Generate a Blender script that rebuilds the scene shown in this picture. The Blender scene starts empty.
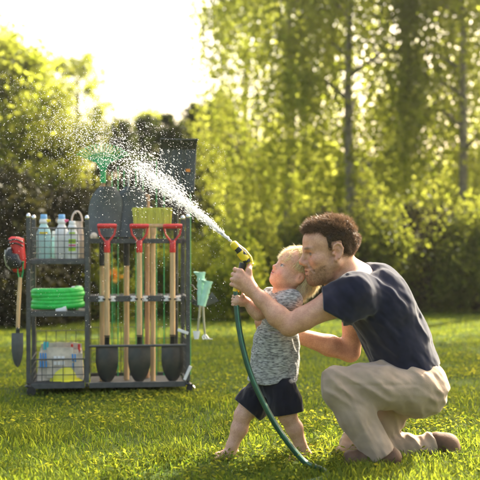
import bpy, bmesh, math, random
import numpy as np
from mathutils import Vector, Matrix, Quaternion, Euler

random.seed(7)
RNG = np.random.default_rng(7)
SC = bpy.context.scene
COL = SC.collection
R = math.radians
F_PX, CAM_H = 1082.0, 1.02          # focal length in photo pixels (480 wide), eye height in metres

# ------------------------------------------------------------------ camera
cam_d = bpy.data.cameras.new('camera'); cam = bpy.data.objects.new('camera', cam_d); COL.objects.link(cam)
cam.location = (0, 0, CAM_H); cam.rotation_euler = (R(90), 0, 0)
cam_d.sensor_width = 36; cam_d.lens = 36 * F_PX / 480; cam_d.clip_end = 2000; cam_d.clip_start = 0.05
cam_d.dof.use_dof = True; cam_d.dof.focus_distance = 5.38; cam_d.dof.aperture_fstop = 2.5
SC.camera = cam

# ------------------------------------------------------------------ light
SUN_AZ, SUN_EL = 38.0, 38.0
w = bpy.data.worlds.new('World'); SC.world = w; w.use_nodes = True
nt = w.node_tree; nt.nodes.clear()
sky = nt.nodes.new('ShaderNodeTexSky'); sky.sky_type = 'NISHITA'; sky.sun_disc = False
sky.sun_elevation = R(SUN_EL); sky.sun_rotation = R(SUN_AZ)
sky.air_density = 1.0; sky.dust_density = 8.0; sky.ozone_density = 0.3; sky.altitude = 0
bg = nt.nodes.new('ShaderNodeBackground'); bg.inputs[1].default_value = 0.15
wo = nt.nodes.new('ShaderNodeOutputWorld')
wb = nt.nodes.new('ShaderNodeMix'); wb.data_type = 'RGBA'; wb.blend_type = 'MULTIPLY'; wb.inputs[0].default_value = 1
wb.inputs[7].default_value = (1.05, 1.0, .88, 1)                 # camera white balance set for the warm afternoon
nt.links.new(sky.outputs[0], wb.inputs[6]); nt.links.new(wb.outputs[2], bg.inputs[0]); nt.links.new(bg.outputs[0], wo.inputs[0])
sd = bpy.data.lights.new('sun', 'SUN'); sun = bpy.data.objects.new('sun', sd); COL.objects.link(sun)
S_DIR = Vector((math.sin(R(SUN_AZ)) * math.cos(R(SUN_EL)), math.cos(R(SUN_AZ)) * math.cos(R(SUN_EL)), math.sin(R(SUN_EL))))
sun.rotation_euler = S_DIR.to_track_quat('Z', 'Y').to_euler()
sd.energy = 4.3; sd.angle = R(0.5); sd.color = (1.0, 0.92, 0.76)
sun.location = (6, 20, 20)
vs = SC.view_settings
vs.view_transform = 'Standard'; vs.look = 'None'; vs.gamma = 1; vs.use_curve_mapping = False; vs.exposure = 2.02
SC.cycles.use_denoising = True
SC.cycles.use_adaptive_sampling = True; SC.cycles.adaptive_threshold = .02
SC.cycles.max_bounces = 6; SC.cycles.transparent_max_bounces = 8
SC.cycles.sample_clamp_indirect = 6

# ------------------------------------------------------------------ materials
def new_mat(name):
    m = bpy.data.materials.new(name); m.use_nodes = True
    n = m.node_tree; n.nodes.clear()
    out = n.nodes.new('ShaderNodeOutputMaterial')
    return m, n, out
def noise_col(n, c1, c2, scale, detail=3, stretch=None, lo=.35, hi=.65, obj=True):
    tc = n.nodes.new('ShaderNodeTexCoord'); mp = n.nodes.new('ShaderNodeMapping')
    n.links.new(tc.outputs['Object'], mp.inputs[0])
    if stretch: mp.inputs['Scale'].default_value = stretch
    nz = n.nodes.new('ShaderNodeTexNoise'); nz.inputs['Scale'].default_value = scale; nz.inputs['Detail'].default_value = detail
    n.links.new(mp.outputs[0], nz.inputs[0])
    cr = n.nodes.new('ShaderNodeValToRGB')
    cr.color_ramp.elements[0].position = lo; cr.color_ramp.elements[1].position = hi
    cr.color_ramp.elements[0].color = (*c1, 1); cr.color_ramp.elements[1].color = (*c2, 1)
    n.links.new(nz.outputs[0], cr.inputs[0])
    return cr, nz, mp
def mat(name, c, rough=.5, metal=0., vary=.12, scale=12., bump=0., bscale=60., stretch=None, trans=0., coat=0., tcol=None, sheen=0., sss=0., c2=None, lo=.35, hi=.65):
    m, n, out = new_mat(name)
    b = n.nodes.new('ShaderNodeBsdfPrincipled')
    c1 = tuple(max(0, x * (1 - vary)) for x in c); c2 = c2 or tuple(min(1, x * (1 + vary)) for x in c)
    cr, nz, mp = noise_col(n, c1, c2, scale, 4, stretch, lo, hi)
    n.links.new(cr.outputs[0], b.inputs['Base Color'])
    b.inputs['Roughness'].default_value = rough; b.inputs['Metallic'].default_value = metal
    b.inputs['Coat Weight'].default_value = coat
    if 'cotton' in name: b.inputs['Specular IOR Level'].default_value = .12
    if sheen: b.inputs['Sheen Weight'].default_value = sheen
    if sss: b.inputs['Subsurface Weight'].default_value = sss; b.inputs['Subsurface Radius'].default_value = (.012, .005, .003)
    if bump:
        nb = n.nodes.new('ShaderNodeTexNoise'); nb.inputs['Scale'].default_value = bscale; nb.inputs['Detail'].default_value = 5
        n.links.new(mp.outputs[0], nb.inputs[0])
        bp = n.nodes.new('ShaderNodeBump'); bp.inputs['Strength'].default_value = bump; bp.inputs['Distance'].default_value = .004
        n.links.new(nb.outputs[0], bp.inputs['Height']); n.links.new(bp.outputs[0], b.inputs['Normal'])
    if trans:
        t = n.nodes.new('ShaderNodeBsdfTranslucent'); t.inputs[0].default_value = (*(tcol or c), 1)
        mx = n.nodes.new('ShaderNodeMixShader'); mx.inputs[0].default_value = trans
        n.links.new(b.outputs[0], mx.inputs[1]); n.links.new(t.outputs[0], mx.inputs[2]); n.links.new(mx.outputs[0], out.inputs[0])
    else:
        n.links.new(b.outputs[0], out.inputs[0])
    return m
def leaf_mat(name, c1, c2, t1, t2, mix=.5, rough=.55):
    """leaf: per-leaf random colour from the 'rnd' attribute, diffuse front, translucent light from behind"""
    m, n, out = new_mat(name)
    at = n.nodes.new('ShaderNodeAttribute'); at.attribute_name = 'rnd'
    def ramp(a, b):
        cr = n.nodes.new('ShaderNodeValToRGB'); cr.color_ramp.elements[0].color = (*a, 1); cr.color_ramp.elements[1].color = (*b, 1)
        n.links.new(at.outputs['Fac'], cr.inputs[0]); return cr
    b = n.nodes.new('ShaderNodeBsdfPrincipled'); b.inputs['Roughness'].default_value = rough
    b.inputs['Specular IOR Level'].default_value = .1
    n.links.new(ramp(c1, c2).outputs[0], b.inputs['Base Color'])
    t = n.nodes.new('ShaderNodeBsdfTranslucent'); n.links.new(ramp(t1, t2).outputs[0], t.inputs[0])
    mx = n.nodes.new('ShaderNodeMixShader'); mx.inputs[0].default_value = mix
    n.links.new(b.outputs[0], mx.inputs[1]); n.links.new(t.outputs[0], mx.inputs[2]); n.links.new(mx.outputs[0], out.inputs[0])
    return m
def attr_mat(name, rough=.5, sss=0., bump=.0, bscale=250., trans=0., tcol=(1, 1, 1), spec=.4, mottle=0.):
    """colour from the vertex attribute 'col' (skin zones, lips, iris, hair tone)"""
    m, n, out = new_mat(name)
    at = n.nodes.new('ShaderNodeAttribute'); at.attribute_name = 'col'
    b = n.nodes.new('ShaderNodeBsdfPrincipled'); n.links.new(at.outputs['Color'], b.inputs['Base Color'])
    if mottle:                                                       # blotchy skin: redder and paler patches, freckles
        tc = n.nodes.new('ShaderNodeTexCoord')
        for sc_, a_, b_ in ((38, (1 - mottle * .5, 1 - mottle, 1 - mottle), (1.06, 1.04, 1.04)), (210, (1 - mottle * .7, 1 - mottle, 1 - mottle), (1.04, 1.03, 1.03))):
            nz = n.nodes.new('ShaderNodeTexNoise'); nz.inputs['Scale'].default_value = sc_; nz.inputs['Detail'].default_value = 4; n.links.new(tc.outputs['Object'], nz.inputs[0])
            cr = n.nodes.new('ShaderNodeValToRGB'); cr.color_ramp.elements[0].position = .36; cr.color_ramp.elements[1].position = .62
            cr.color_ramp.elements[0].color = (*a_, 1); cr.color_ramp.elements[1].color = (*b_, 1); n.links.new(nz.outputs[0], cr.inputs[0])
            mm = n.nodes.new('ShaderNodeMix'); mm.data_type = 'RGBA'; mm.blend_type = 'MULTIPLY'; mm.inputs[0].default_value = 1
            n.links.new(b.inputs['Base Color'].links[0].from_socket, mm.inputs[6]); n.links.new(cr.outputs[0], mm.inputs[7]); n.links.new(mm.outputs[2], b.inputs['Base Color'])
    b.inputs['Roughness'].default_value = rough; b.inputs['Specular IOR Level'].default_value = spec
    if sss: b.inputs['Subsurface Weight'].default_value = sss; b.inputs['Subsurface Radius'].default_value = (.012, .005, .003); b.inputs['Subsurface Scale'].default_value = 1.0
    if bump:
        tc = n.nodes.new('ShaderNodeTexCoord'); nb = n.nodes.new('ShaderNodeTexNoise'); nb.inputs['Scale'].default_value = bscale
        n.links.new(tc.outputs['Object'], nb.inputs[0])
        bp = n.nodes.new('ShaderNodeBump'); bp.inputs['Strength'].default_value = bump; bp.inputs['Distance'].default_value = .002
        n.links.new(nb.outputs[0], bp.inputs['Height']); n.links.new(bp.outputs[0], b.inputs['Normal'])
    if trans:
        t = n.nodes.new('ShaderNodeBsdfTranslucent'); n.links.new(at.outputs['Color'], t.inputs[0])
        mx = n.nodes.new('ShaderNodeMixShader'); mx.inputs[0].default_value = trans
        n.links.new(b.outputs[0], mx.inputs[1]); n.links.new(t.outputs[0], mx.inputs[2]); n.links.new(mx.outputs[0], out.inputs[0])
    else: n.links.new(b.outputs[0], out.inputs[0])
    return m

M = {}
M['steel'] = mat('dark_grey_powder_coat', (.078, .082, .080), .5, .2, .15, 30, .15, 300)
M['tray'] = mat('matte_grey_tray', (.07, .072, .07), .95, 0, .25, 14)
M['steel_light'] = mat('bare_steel', (.55, .55, .54), .3, .9, .1, 20)
M['chrome'] = mat('chrome', (.7, .7, .7), .18, 1., .05, 20)
M['black_plastic'] = mat('black_plastic', (.018, .019, .02), .38, 0, .2, 20, .08, 200)
M['black_metal'] = mat('black_coated_metal', (.065, .07, .068), .34, .45, .25, 14, .1, 120, None, 0, 0, None, 0, 0, (.11, .10, .085), .45, .8)
M['green_black'] = mat('dark_green_grey_plastic', (.075, .085, .080), .45, 0, .2, 9, .1, 90)
M['red'] = mat('red_plastic', (.62, .035, .03), .35, 0, .12, 18)
M['wood'] = mat('pale_ash_wood', (.62, .41, .20), .5, 0, .22, 5, .12, 80, (9, 9, 1.1))
M['wood2'] = mat('reddish_pine_wood', (.50, .29, .15), .5, 0, .25, 5, .12, 80, (9, 9, 1.1))
M['white'] = mat('white_plastic', (.8, .8, .78), .4, 0, .05)
M['cream'] = mat('cream_ball', (.75, .65, .5), .5, 0, .1)
M['yellow_bristle'] = mat('yellow_bristles', (.80, .76, .14), .6, 0, .35, 6, .5, 60, (26, 26, .8))
M['green_hose'] = mat('bright_green_hose', (.03, .62, .09), .4, 0, .12, 30, .15, 300)
M['rake_green'] = mat('green_rake_plastic', (.02, .36, .11), .45, 0, .1)
M['mint'] = mat('mint_green_plastic', (.40, .72, .52), .4, 0, .1, 20, .06, 150)
M['mint_bottle'] = mat('pale_mint_bottle', (.50, .76, .74), .32, 0, .06, 8)
M['white_bottle'] = mat('white_bottle', (.80, .80, .78), .3, 0, .04)
M['blue_cap'] = mat('light_blue_cap', (.22, .47, .80), .4, 0, .1)
M['yellow'] = mat('yellow_plastic', (.85, .62, .02), .4, 0, .1)
M['hat_yellow'] = mat('hard_hat_yellow', (.84, .78, .05), .3, 0, .08, 8, 0, 60, None, 0, .3)
M['pink'] = mat('pink_label', (.75, .12, .25), .5)
M['lime'] = mat('lime_label', (.45, .70, .06), .5)
M['blue'] = mat('blue_grip', (.03, .30, .75), .45)
M['cyan'] = mat('cyan_grip', (.05, .55, .65), .45)
M['beige'] = mat('beige_plastic_can', (.60, .50, .42), .5, 0, .08, 10)
M['canvas'] = mat('beige_grey_canvas', (.64, .57, .46), .85, 0, .16, 22, .35, 380)
M['hose_dark'] = mat('dark_green_hose', (.015, .07, .035), .38, 0, .2, 25, .1, 300)
M['hose_stripe'] = mat('hose_stripe_green', (.06, .20, .11), .38, 0, .15, 25)
M['orange'] = mat('orange_tag', (.75, .25, .03), .5)
M['bark'] = mat('bark', (.085, .065, .05), .9, 0, .45, 7, .8, 25, (3, 3, .7))
M['bark_pale'] = mat('pale_bark', (.22, .19, .15), .9, 0, .5, 6, .6, 20, (2, 2, 1.5))
M['fence'] = mat('weathered_fence_wood', (.10, .065, .045), .85, 0, .35, 6, .4, 40, (5, 5, .7))
M['navy'] = mat('navy_cotton', (.010, .0125, .032), .95, 0, .2, 30, .12, 320, None, 0, 0, None, .25)
M['black_cotton'] = mat('black_cotton', (.007, .008, .015), .9, 0, .3, 25, .35, 300, None, 0, 0, None, .2)
M['khaki'] = mat('khaki_cotton', (.42, .31, .225), .88, 0, .10, 14, .35, 330, None, 0, 0, None, .25)
M['shoe'] = mat('brown_leather', (.11, .055, .028), .75, 0, .25, 30, .2, 150)
M['sole'] = mat('rubber_sole', (.16, .14, .12), .8, 0, .1)
M['marl'] = mat('grey_marl_jersey', (.13, .125, .12), .95, 0, .2, 62, .25, 300, (.8, .8, 4.2), 0, 0, None, .25, 0, (.55, .53, .49), .36, .66)
M['leaf_olive'] = leaf_mat('yellow_green_leaves', (.060, .085, .012), (.12, .12, .020), (.33, .39, .03), (.58, .60, .10), .65)
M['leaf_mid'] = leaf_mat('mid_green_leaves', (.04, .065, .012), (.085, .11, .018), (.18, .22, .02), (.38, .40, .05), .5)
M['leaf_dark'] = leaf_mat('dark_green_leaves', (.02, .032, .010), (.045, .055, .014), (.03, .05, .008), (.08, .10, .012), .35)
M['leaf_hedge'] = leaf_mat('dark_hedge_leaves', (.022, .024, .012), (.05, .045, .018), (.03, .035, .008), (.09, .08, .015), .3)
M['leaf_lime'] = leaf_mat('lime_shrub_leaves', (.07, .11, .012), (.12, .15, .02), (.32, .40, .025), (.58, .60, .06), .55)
M['flower'] = leaf_mat('orange_petals', (.45, .14, .02), (.6, .3, .03), (.5, .15, .02), (.6, .3, .03), .4)
M['grass'] = leaf_mat('lawn_grass', (.042, .085, .010), (.115, .150, .018), (.09, .17, .012), (.37, .41, .03), .5, .75)
M['clover'] = leaf_mat('broad_lawn_leaves', (.05, .095, .012), (.12, .15, .02), (.11, .19, .012), (.44, .43, .035), .5, .75)
def water_material():
    m, n, out = new_mat('water_drops')
    t = n.nodes.new('ShaderNodeBsdfTranslucent'); t.inputs[0].default_value = (.95, .95, .95, 1)
    g = n.nodes.new('ShaderNodeBsdfPrincipled'); g.inputs['Base Color'].default_value = (.9, .92, .93, 1); g.inputs['Roughness'].default_value = .08
    g.inputs['Transmission Weight'].default_value = .35; g.inputs['IOR'].default_value = 1.33
    mx = n.nodes.new('ShaderNodeMixShader'); mx.inputs[0].default_value = .30
    n.links.new(g.outputs[0], mx.inputs[1]); n.links.new(t.outputs[0], mx.inputs[2]); n.links.new(mx.outputs[0], out.inputs[0])
    return m
M['water'] = water_material()

# ------------------------------------------------------------------ objects
def tag(o, label=None, cat=None, group=None, kind=None):
    if label: o['label'] = label
    if cat: o['category'] = cat
    if group: o['group'] = group
    if kind: o['kind'] = kind
    return o
def thing(name, label, cat, loc=(0, 0, 0), rotz=0., group=None, mw=None):
    o = bpy.data.objects.new(name, None); COL.objects.link(o); o.empty_display_size = .1
    if mw is not None: o.matrix_world = mw
    else: o.location = loc; o.rotation_euler = (0, 0, rotz)
    return tag(o, label, cat, group)
def copy_thing(root, name=None):
    r = root.copy(); COL.objects.link(r)
    for ch in root.children:
        c = ch.copy(); COL.objects.link(c); c.parent = r
        for g in ch.children:
            d = g.copy(); COL.objects.link(d); d.parent = c
    return r
def np_mesh(name, V, faces_flat, loop_tot, smooth=True, rnd=None, col=None):
    me = bpy.data.meshes.new(name)
    V = np.asarray(V, np.float32); me.vertices.add(len(V)); me.vertices.foreach_set('co', V.ravel())
    ff = np.asarray(faces_flat, np.int32).ravel(); lt = np.asarray(loop_tot, np.int32)
    me.loops.add(len(ff)); me.loops.foreach_set('vertex_index', ff)
    ls = np.zeros(len(lt), np.int32); ls[1:] = np.cumsum(lt)[:-1]
    me.polygons.add(len(lt)); me.polygons.foreach_set('loop_start', ls); me.polygons.foreach_set('loop_total', lt)
    me.polygons.foreach_set('use_smooth', np.full(len(lt), bool(smooth)))
    me.update(calc_edges=True)
    if rnd is not None:
        a = me.attributes.new('rnd', 'FLOAT', 'POINT'); a.data.foreach_set('value', np.asarray(rnd, np.float32))
    if col is not None:
        a = me.attributes.new('col', 'FLOAT_COLOR', 'POINT')
        c4 = np.ones((len(V), 4), np.float32); c4[:, :3] = col; a.data.foreach_set('color', c4.ravel())
    return me
def link(name, me, m, parent=None):
    o = bpy.data.objects.new(name, me); COL.objects.link(o)
    if m is not None: me.materials.append(m)
    if parent: o.parent = parent
    return o

class MB:
    """collects boxes, tubes, lathes and sheets; build() links them as ONE mesh object"""
    def __init__(s): s.v = []; s.f = []
    def add(s, vs, fs, mx=None):
        b = len(s.v)
        for p in vs: s.v.append(tuple(mx @ Vector(p)) if mx else tuple(p))
        for f in fs: s.f.append([b + i for i in f])
        return s
    def box(s, c, d, mx=None, taper=1.):
        x, y, z = (q / 2 for q in d); c = Vector(c)
        t = taper
        vs = [(-x, -y, -z), (x, -y, -z), (x, y, -z), (-x, y, -z), (-x * t, -y * t, z), (x * t, -y * t, z), (x * t, y * t, z), (-x * t, y * t, z)]
        T = Matrix.Translation(c) @ (mx.to_4x4() if mx else Matrix())
        return s.add(vs, [(3, 2, 1, 0), (4, 5, 6, 7), (0, 1, 5, 4), (1, 2, 6, 5), (2, 3, 7, 6), (3, 0, 4, 7)], T)
    def tube(s, pts, r, n=8, caps=True, flat=None):
        """r: one radius or one per point; flat: (wide, thin) factors of an elliptic section"""
        P = [Vector(p) for p in pts]; k = len(P)
        rs = r if isinstance(r, (list, tuple)) else [r] * k
        up = None; vs = []; fs = []
        for i in range(k):
            t = (P[min(i + 1, k - 1)] - P[max(i - 1, 0)]).normalized()
            if up is None: up = t.orthogonal().normalized() if abs(t.y) > .9 or True else up
            if i == 0:
                ref = Vector((0, 1, 0)) if abs(t.y) < .9 else Vector((1, 0, 0))
                up = (ref - t * ref.dot(t)).normalized()
            else: up = (up - t * up.dot(t)).normalized()
            sd_ = t.cross(up)
            fw, ft = flat or (1, 1)
            for j in range(n):
                a = 2 * math.pi * j / n
                vs.append(P[i] + sd_ * (math.cos(a) * rs[i] * fw) + up * (math.sin(a) * rs[i] * ft))
        for i in range(k - 1):
            for j in range(n):
                a = i * n + j; b_ = i * n + (j + 1) % n
                fs.append((a, b_, b_ + n, a + n))
        if caps: fs.append(tuple(range(n))[::-1]); fs.append(tuple((k - 1) * n + j for j in range(n)))
        return s.add(vs, fs)
    def lathe(s, prof, c=(0, 0, 0), n=20, mx=None, sq=(1, 1)):
        """prof: (radius, z) list"""
        vs = []; fs = []; k = len(prof)
        for r, z in prof:
            for j in range(n):
                a = 2 * math.pi * j / n; vs.append((r * math.cos(a) * sq[0], r * math.sin(a) * sq[1], z))
        for i in range(k - 1):
            for j in range(n):
                a = i * n + j; b_ = i * n + (j + 1) % n; fs.append((a, b_, b_ + n, a + n))
        fs.append(tuple(range(n))[::-1]); fs.append(tuple((k - 1) * n + j for j in range(n)))
        return s.add(vs, fs, Matrix.Translation(Vector(c)) @ (mx.to_4x4() if mx else Matrix()))
    def sheet(s, rows, th):
        """a grid of points given a thickness along its normals (closed)"""
        P = np.array(rows, float); a, b, _ = P.shape
        du = np.gradient(P, axis=1); dv = np.gradient(P, axis=0)
        N = np.cross(du, dv); N /= np.linalg.norm(N, axis=2, keepdims=True) + 1e-9
        top = (P + N * th / 2).reshape(-1, 3); bot = (P - N * th / 2).reshape(-1, 3); n = a * b
        fs = []
        I = lambda i, j: i * b + j
        for i in range(a - 1):
            for j in range(b - 1):
                q = (I(i, j), I(i, j + 1), I(i + 1, j + 1), I(i + 1, j)); fs.append(q); fs.append(tuple(x + n for x in q[::-1]))
        ring = [I(0, j) for j in range(b)] + [I(i, b - 1) for i in range(1, a)] + [I(a - 1, j) for j in range(b - 2, -1, -1)] + [I(i, 0) for i in range(a - 2, 0, -1)]
        for q in range(len(ring)):
            x, y = ring[q], ring[(q + 1) % len(ring)]; fs.append((y, x, x + n, y + n))
        return s.add([tuple(p) for p in np.vstack([top, bot])], fs)
    def build(s, name, m, parent=None, smooth=None, bevel=0.):
        me = bpy.data.meshes.new(name); me.from_pydata(s.v, [], s.f); me.update()
        bm = bmesh.new(); bm.from_mesh(me); bmesh.ops.recalc_face_normals(bm, faces=bm.faces); bm.to_mesh(me); bm.free()
        o = link(name, me, m, parent)
        if bevel:
            b = o.modifiers.new('bevel', 'BEVEL'); b.width = bevel; b.segments = 2; b.limit_method = 'ANGLE'; b.angle_limit = R(40)
        if smooth is not None:
            me.polygons.foreach_set('use_smooth', np.ones(len(me.polygons), bool))
            me.set_sharp_from_angle(angle=R(smooth))
        return o
def px(x, y, Y):
    """photo pixel and distance to a point of the place (measured off the photograph)"""
    return Vector(((x - 240) / F_PX * Y, Y, CAM_H - (y - 240) / F_PX * Y))
# ------------------------------------------------------------------ sculpting: smooth unions of tapered limbs on a grid, then a surface net
class Field:
    def __init__(s, lo, hi, h):
        s.h = h; s.lo = np.array(lo, float); n = np.ceil((np.array(hi) - s.lo) / h).astype(int) + 1
        s.ax = [s.lo[i] + h * np.arange(n[i]) for i in range(3)]
        s.F = np.full(n, .25, np.float32)
    def _sl(s, c_lo, c_hi, pad):
        a = np.maximum(np.floor((np.array(c_lo) - pad - s.lo) / s.h).astype(int), 0)
        b = np.minimum(np.ceil((np.array(c_hi) + pad - s.lo) / s.h).astype(int) + 1, s.F.shape)
        return tuple(slice(x, y) for x, y in zip(a, b)), bool((b > a).all())
    def _grid(s, sl):
        return (s.ax[0][sl[0]].astype(np.float32)[:, None, None], s.ax[1][sl[1]].astype(np.float32)[None, :, None], s.ax[2][sl[2]].astype(np.float32)[None, None, :])
    def _merge(s, sl, d, k, op):
        f = s.F[sl]
        if op == 'add':
            if k <= 0: f[...] = np.minimum(f, d)
            else:
                h = np.maximum(k - np.abs(f - d), 0) / k; f[...] = np.minimum(f, d) - h * h * k * .25
        else:
            d = -d
            if k <= 0: f[...] = np.maximum(f, d)
            else:
                h = np.maximum(k - np.abs(f - d), 0) / k; f[...] = np.maximum(f, d) + h * h * k * .25
    def cone(s, a, b, ra, rb, k=.02, op='add'):
        a = np.array(a, float); b = np.array(b, float); r = max(ra, rb)
        sl, ok = s._sl(np.minimum(a, b) - r, np.maximum(a, b) + r, k + 2 * s.h)
        if not ok: return
        X, Y, Z = s._grid(sl); d = b - a; L = float(d @ d) + 1e-12
        t = np.clip(((X - a[0]) * d[0] + (Y - a[1]) * d[1] + (Z - a[2]) * d[2]) / L, 0, 1)
        q = np.sqrt((X - a[0] - d[0] * t) ** 2 + (Y - a[1] - d[1] * t) ** 2 + (Z - a[2] - d[2] * t) ** 2) - (ra + (rb - ra) * t)
        s._merge(sl, q.astype(np.float32), k, op)
    def chain(s, pts, rs, k=.02):
        for i in range(len(pts) - 1): s.cone(pts[i], pts[i + 1], rs[i], rs[i + 1], k)
    def ell(s, c, r, rot=None, k=.02, op='add'):
        """ellipsoid; rot columns are its axes in the world"""
        c = np.array(c, float); r = np.array(r, float); m = np.eye(3) if rot is None else np.array(rot, float)
        ext = np.sqrt(((m * r) ** 2).sum(1))
        sl, ok = s._sl(c - ext, c + ext, k + 2 * s.h)
        if not ok: return
        X, Y, Z = s._grid(sl); X = X - c[0]; Y = Y - c[1]; Z = Z - c[2]
        L = [m[0, i] * X + m[1, i] * Y + m[2, i] * Z for i in range(3)]
        k0 = np.sqrt(sum((L[i] / r[i]) ** 2 for i in range(3))); k1 = np.sqrt(sum((L[i] / r[i] ** 2) ** 2 for i in range(3))) + 1e-6
        s._merge(sl, (k0 * (k0 - 1) / k1).astype(np.float32), k, op)
    def plane(s, p, nrm, k=0.):
        """cut away the side the normal points to"""
        n = np.array(nrm, float); n /= np.linalg.norm(n); X, Y, Z = s._grid((slice(None),) * 3)
        d = (X - p[0]) * n[0] + (Y - p[1]) * n[1] + (Z - p[2]) * n[2]
        s._merge((slice(None),) * 3, (-d).astype(np.float32), k, 'cut')
    def warp(s, fn):
        X, Y, Z = s._grid((slice(None),) * 3); s.F += fn(X, Y, Z).astype(np.float32)
    def mesh(s):
        F = s.F; F[0] = F[-1] = .1; F[:, 0] = F[:, -1] = .1; F[:, :, 0] = F[:, :, -1] = .1
        ins = F < 0; c = ins.astype(np.int8)
        n = c[:-1, :-1, :-1] + c[1:, :-1, :-1] + c[:-1, 1:, :-1] + c[1:, 1:, :-1] + c[:-1, :-1, 1:] + c[1:, :-1, 1:] + c[:-1, 1:, 1:] + c[1:, 1:, 1:]
        I, J, K = np.nonzero((n > 0) & (n < 8)); N = len(I)
        idx = np.full(n.shape, -1, np.int32); idx[I, J, K] = np.arange(N)
        cs = [(a, b, d) for a in (0, 1) for b in (0, 1) for d in (0, 1)]
        val = {q: F[I + q[0], J + q[1], K + q[2]] for q in cs}
        acc = np.zeros((N, 3), np.float32); cnt = np.zeros(N, np.float32)
        for p in cs:
            for ax in range(3):
                if p[ax]: continue
                q = list(p); q[ax] = 1; q = tuple(q); a, b = val[p], val[q]; m = (a < 0) != (b < 0)
                t = np.where(m, a / np.where(m, a - b, 1), 0)
                for e in range(3): acc[:, e] += np.where(m, p[e] + (t if e == ax else 0), 0)
                cnt += m
        V = (acc / cnt[:, None] + np.stack([I, J, K], 1)) * s.h + s.lo
        Q = []
        for ax in range(3):
            u, v = (ax + 1) % 3, (ax + 2) % 3
            lo = [slice(None)] * 3; hi = [slice(None)] * 3; lo[ax] = slice(0, -1); hi[ax] = slice(1, None)
            A = ins[tuple(lo)]; B = ins[tuple(hi)]; e = np.nonzero(A != B); keep = (e[u] > 0) & (e[v] > 0)
            e = [q[keep] for q in e]; fl = A[tuple(e)]
            def at(du, dv):
                g = [q.copy() for q in e]; g[u] -= du; g[v] -= dv
                return idx[tuple(g)]
            quad = np.stack([at(1, 1), at(0, 1), at(0, 0), at(1, 0)], 1); quad[~fl] = quad[~fl][:, ::-1]; Q.append(quad)
        return V, np.vstack(Q)
def relax(V, Q, it=2, f=.5):
    e = np.vstack([Q[:, [0, 1]], Q[:, [1, 2]], Q[:, [2, 3]], Q[:, [3, 0]]]); e = np.vstack([e, e[:, ::-1]])
    n = np.bincount(e[:, 0], minlength=len(V)).astype(float)[:, None] + 1e-9
    for _ in range(it):
        a = np.stack([np.bincount(e[:, 0], V[e[:, 1], i], len(V)) for i in range(3)], 1) / n
        V = V + (a - V) * f
    return V
def vnormals(V, Q):
    fn = np.cross(V[Q[:, 2]] - V[Q[:, 0]], V[Q[:, 3]] - V[Q[:, 1]])
    N = np.stack([sum(np.bincount(Q[:, k], fn[:, i], len(V)) for k in range(4)) for i in range(3)], 1)
    return N / (np.linalg.norm(N, axis=1, keepdims=True) + 1e-12)
def refine(V, Q, inside, levels=2):
    """split the quads of a region in four, so its colours can be finer than the grid"""
    for _ in range(levels):
        sel = inside(V[Q].mean(1)); S = Q[sel]; n = len(V)
        if not len(S): return V, Q
        E = np.stack([S, np.roll(S, -1, 1)], 2).reshape(-1, 2); E.sort(axis=1); u, inv = np.unique(E, axis=0, return_inverse=True); inv = inv.reshape(-1, 4)
        mid = V[u].mean(1); cen = V[S].mean(1); m = inv + n; c = np.arange(len(S)) + n + len(u)
        V = np.vstack([V, mid, cen]); q = [np.stack([S[:, i], m[:, i], c, m[:, i - 1]], 1) for i in range(4)]; Q = np.vstack([Q[~sel]] + q)
    return V, Q
def sdf_obj(name, fld, m, parent, it=2, col=None, fine=None):
    V, Q = fld.mesh(); V = relax(V, Q, it)
    if fine: V, Q = refine(V, Q, fine)
    loc = np.array(parent.location) if parent else np.zeros(3)
    c = col(V) if col else None
    o = link(name, np_mesh(name, V - loc, Q, np.full(len(Q), 4), True, None, c), m, parent)
    return o, V, Q
def wob(X, Y, Z, s, seed):
    """cheap smooth noise: a few crossed sine waves"""
    r = np.random.default_rng(seed); a = 0
    for _ in range(7):
        d = r.normal(size=3); d /= np.linalg.norm(d); f = s * r.uniform(.6, 1.7)
        a = a + np.sin((X * d[0] + Y * d[1] + Z * d[2]) * f + r.uniform(0, 6.28))
    return a / 7
def folds(X, Y, Z, d, amp, fr, seed):
    """cloth folds: ridges running along d"""
    d = np.array(d, float); d /= np.linalg.norm(d); e = np.cross(d, [0, 1, 0])
    a = X * d[0] + Y * d[1] + Z * d[2]; b = X * e[0] + Y * e[1] + Z * e[2]
    n = wob(a * .22, Y * .55, b, fr, seed) + .35 * wob(a * .4, Y * .7, b, fr * 2.1, seed + 1)
    return amp * (np.sqrt(n * n + .006) * 2.2 - .6) 
def frame(F, up):
    F = np.array(F, float); F /= np.linalg.norm(F); up = np.array(up, float); U = up - F * (up @ F); U /= np.linalg.norm(U)
    return np.stack([F, np.cross(U, F), U], 1)      # columns: forward, person's left, up
def lerp(a, b, t): return a + (b - a) * t
class Head:
    def __init__(s, o, rot, k): s.o = np.array(o, float); s.m = rot; s.k = k
    def p(s, f, l, u): return s.o + s.m @ (np.array([f, l, u]) * s.k)
    def loc(s, V): return (V - s.o) @ s.m / s.k
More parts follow.
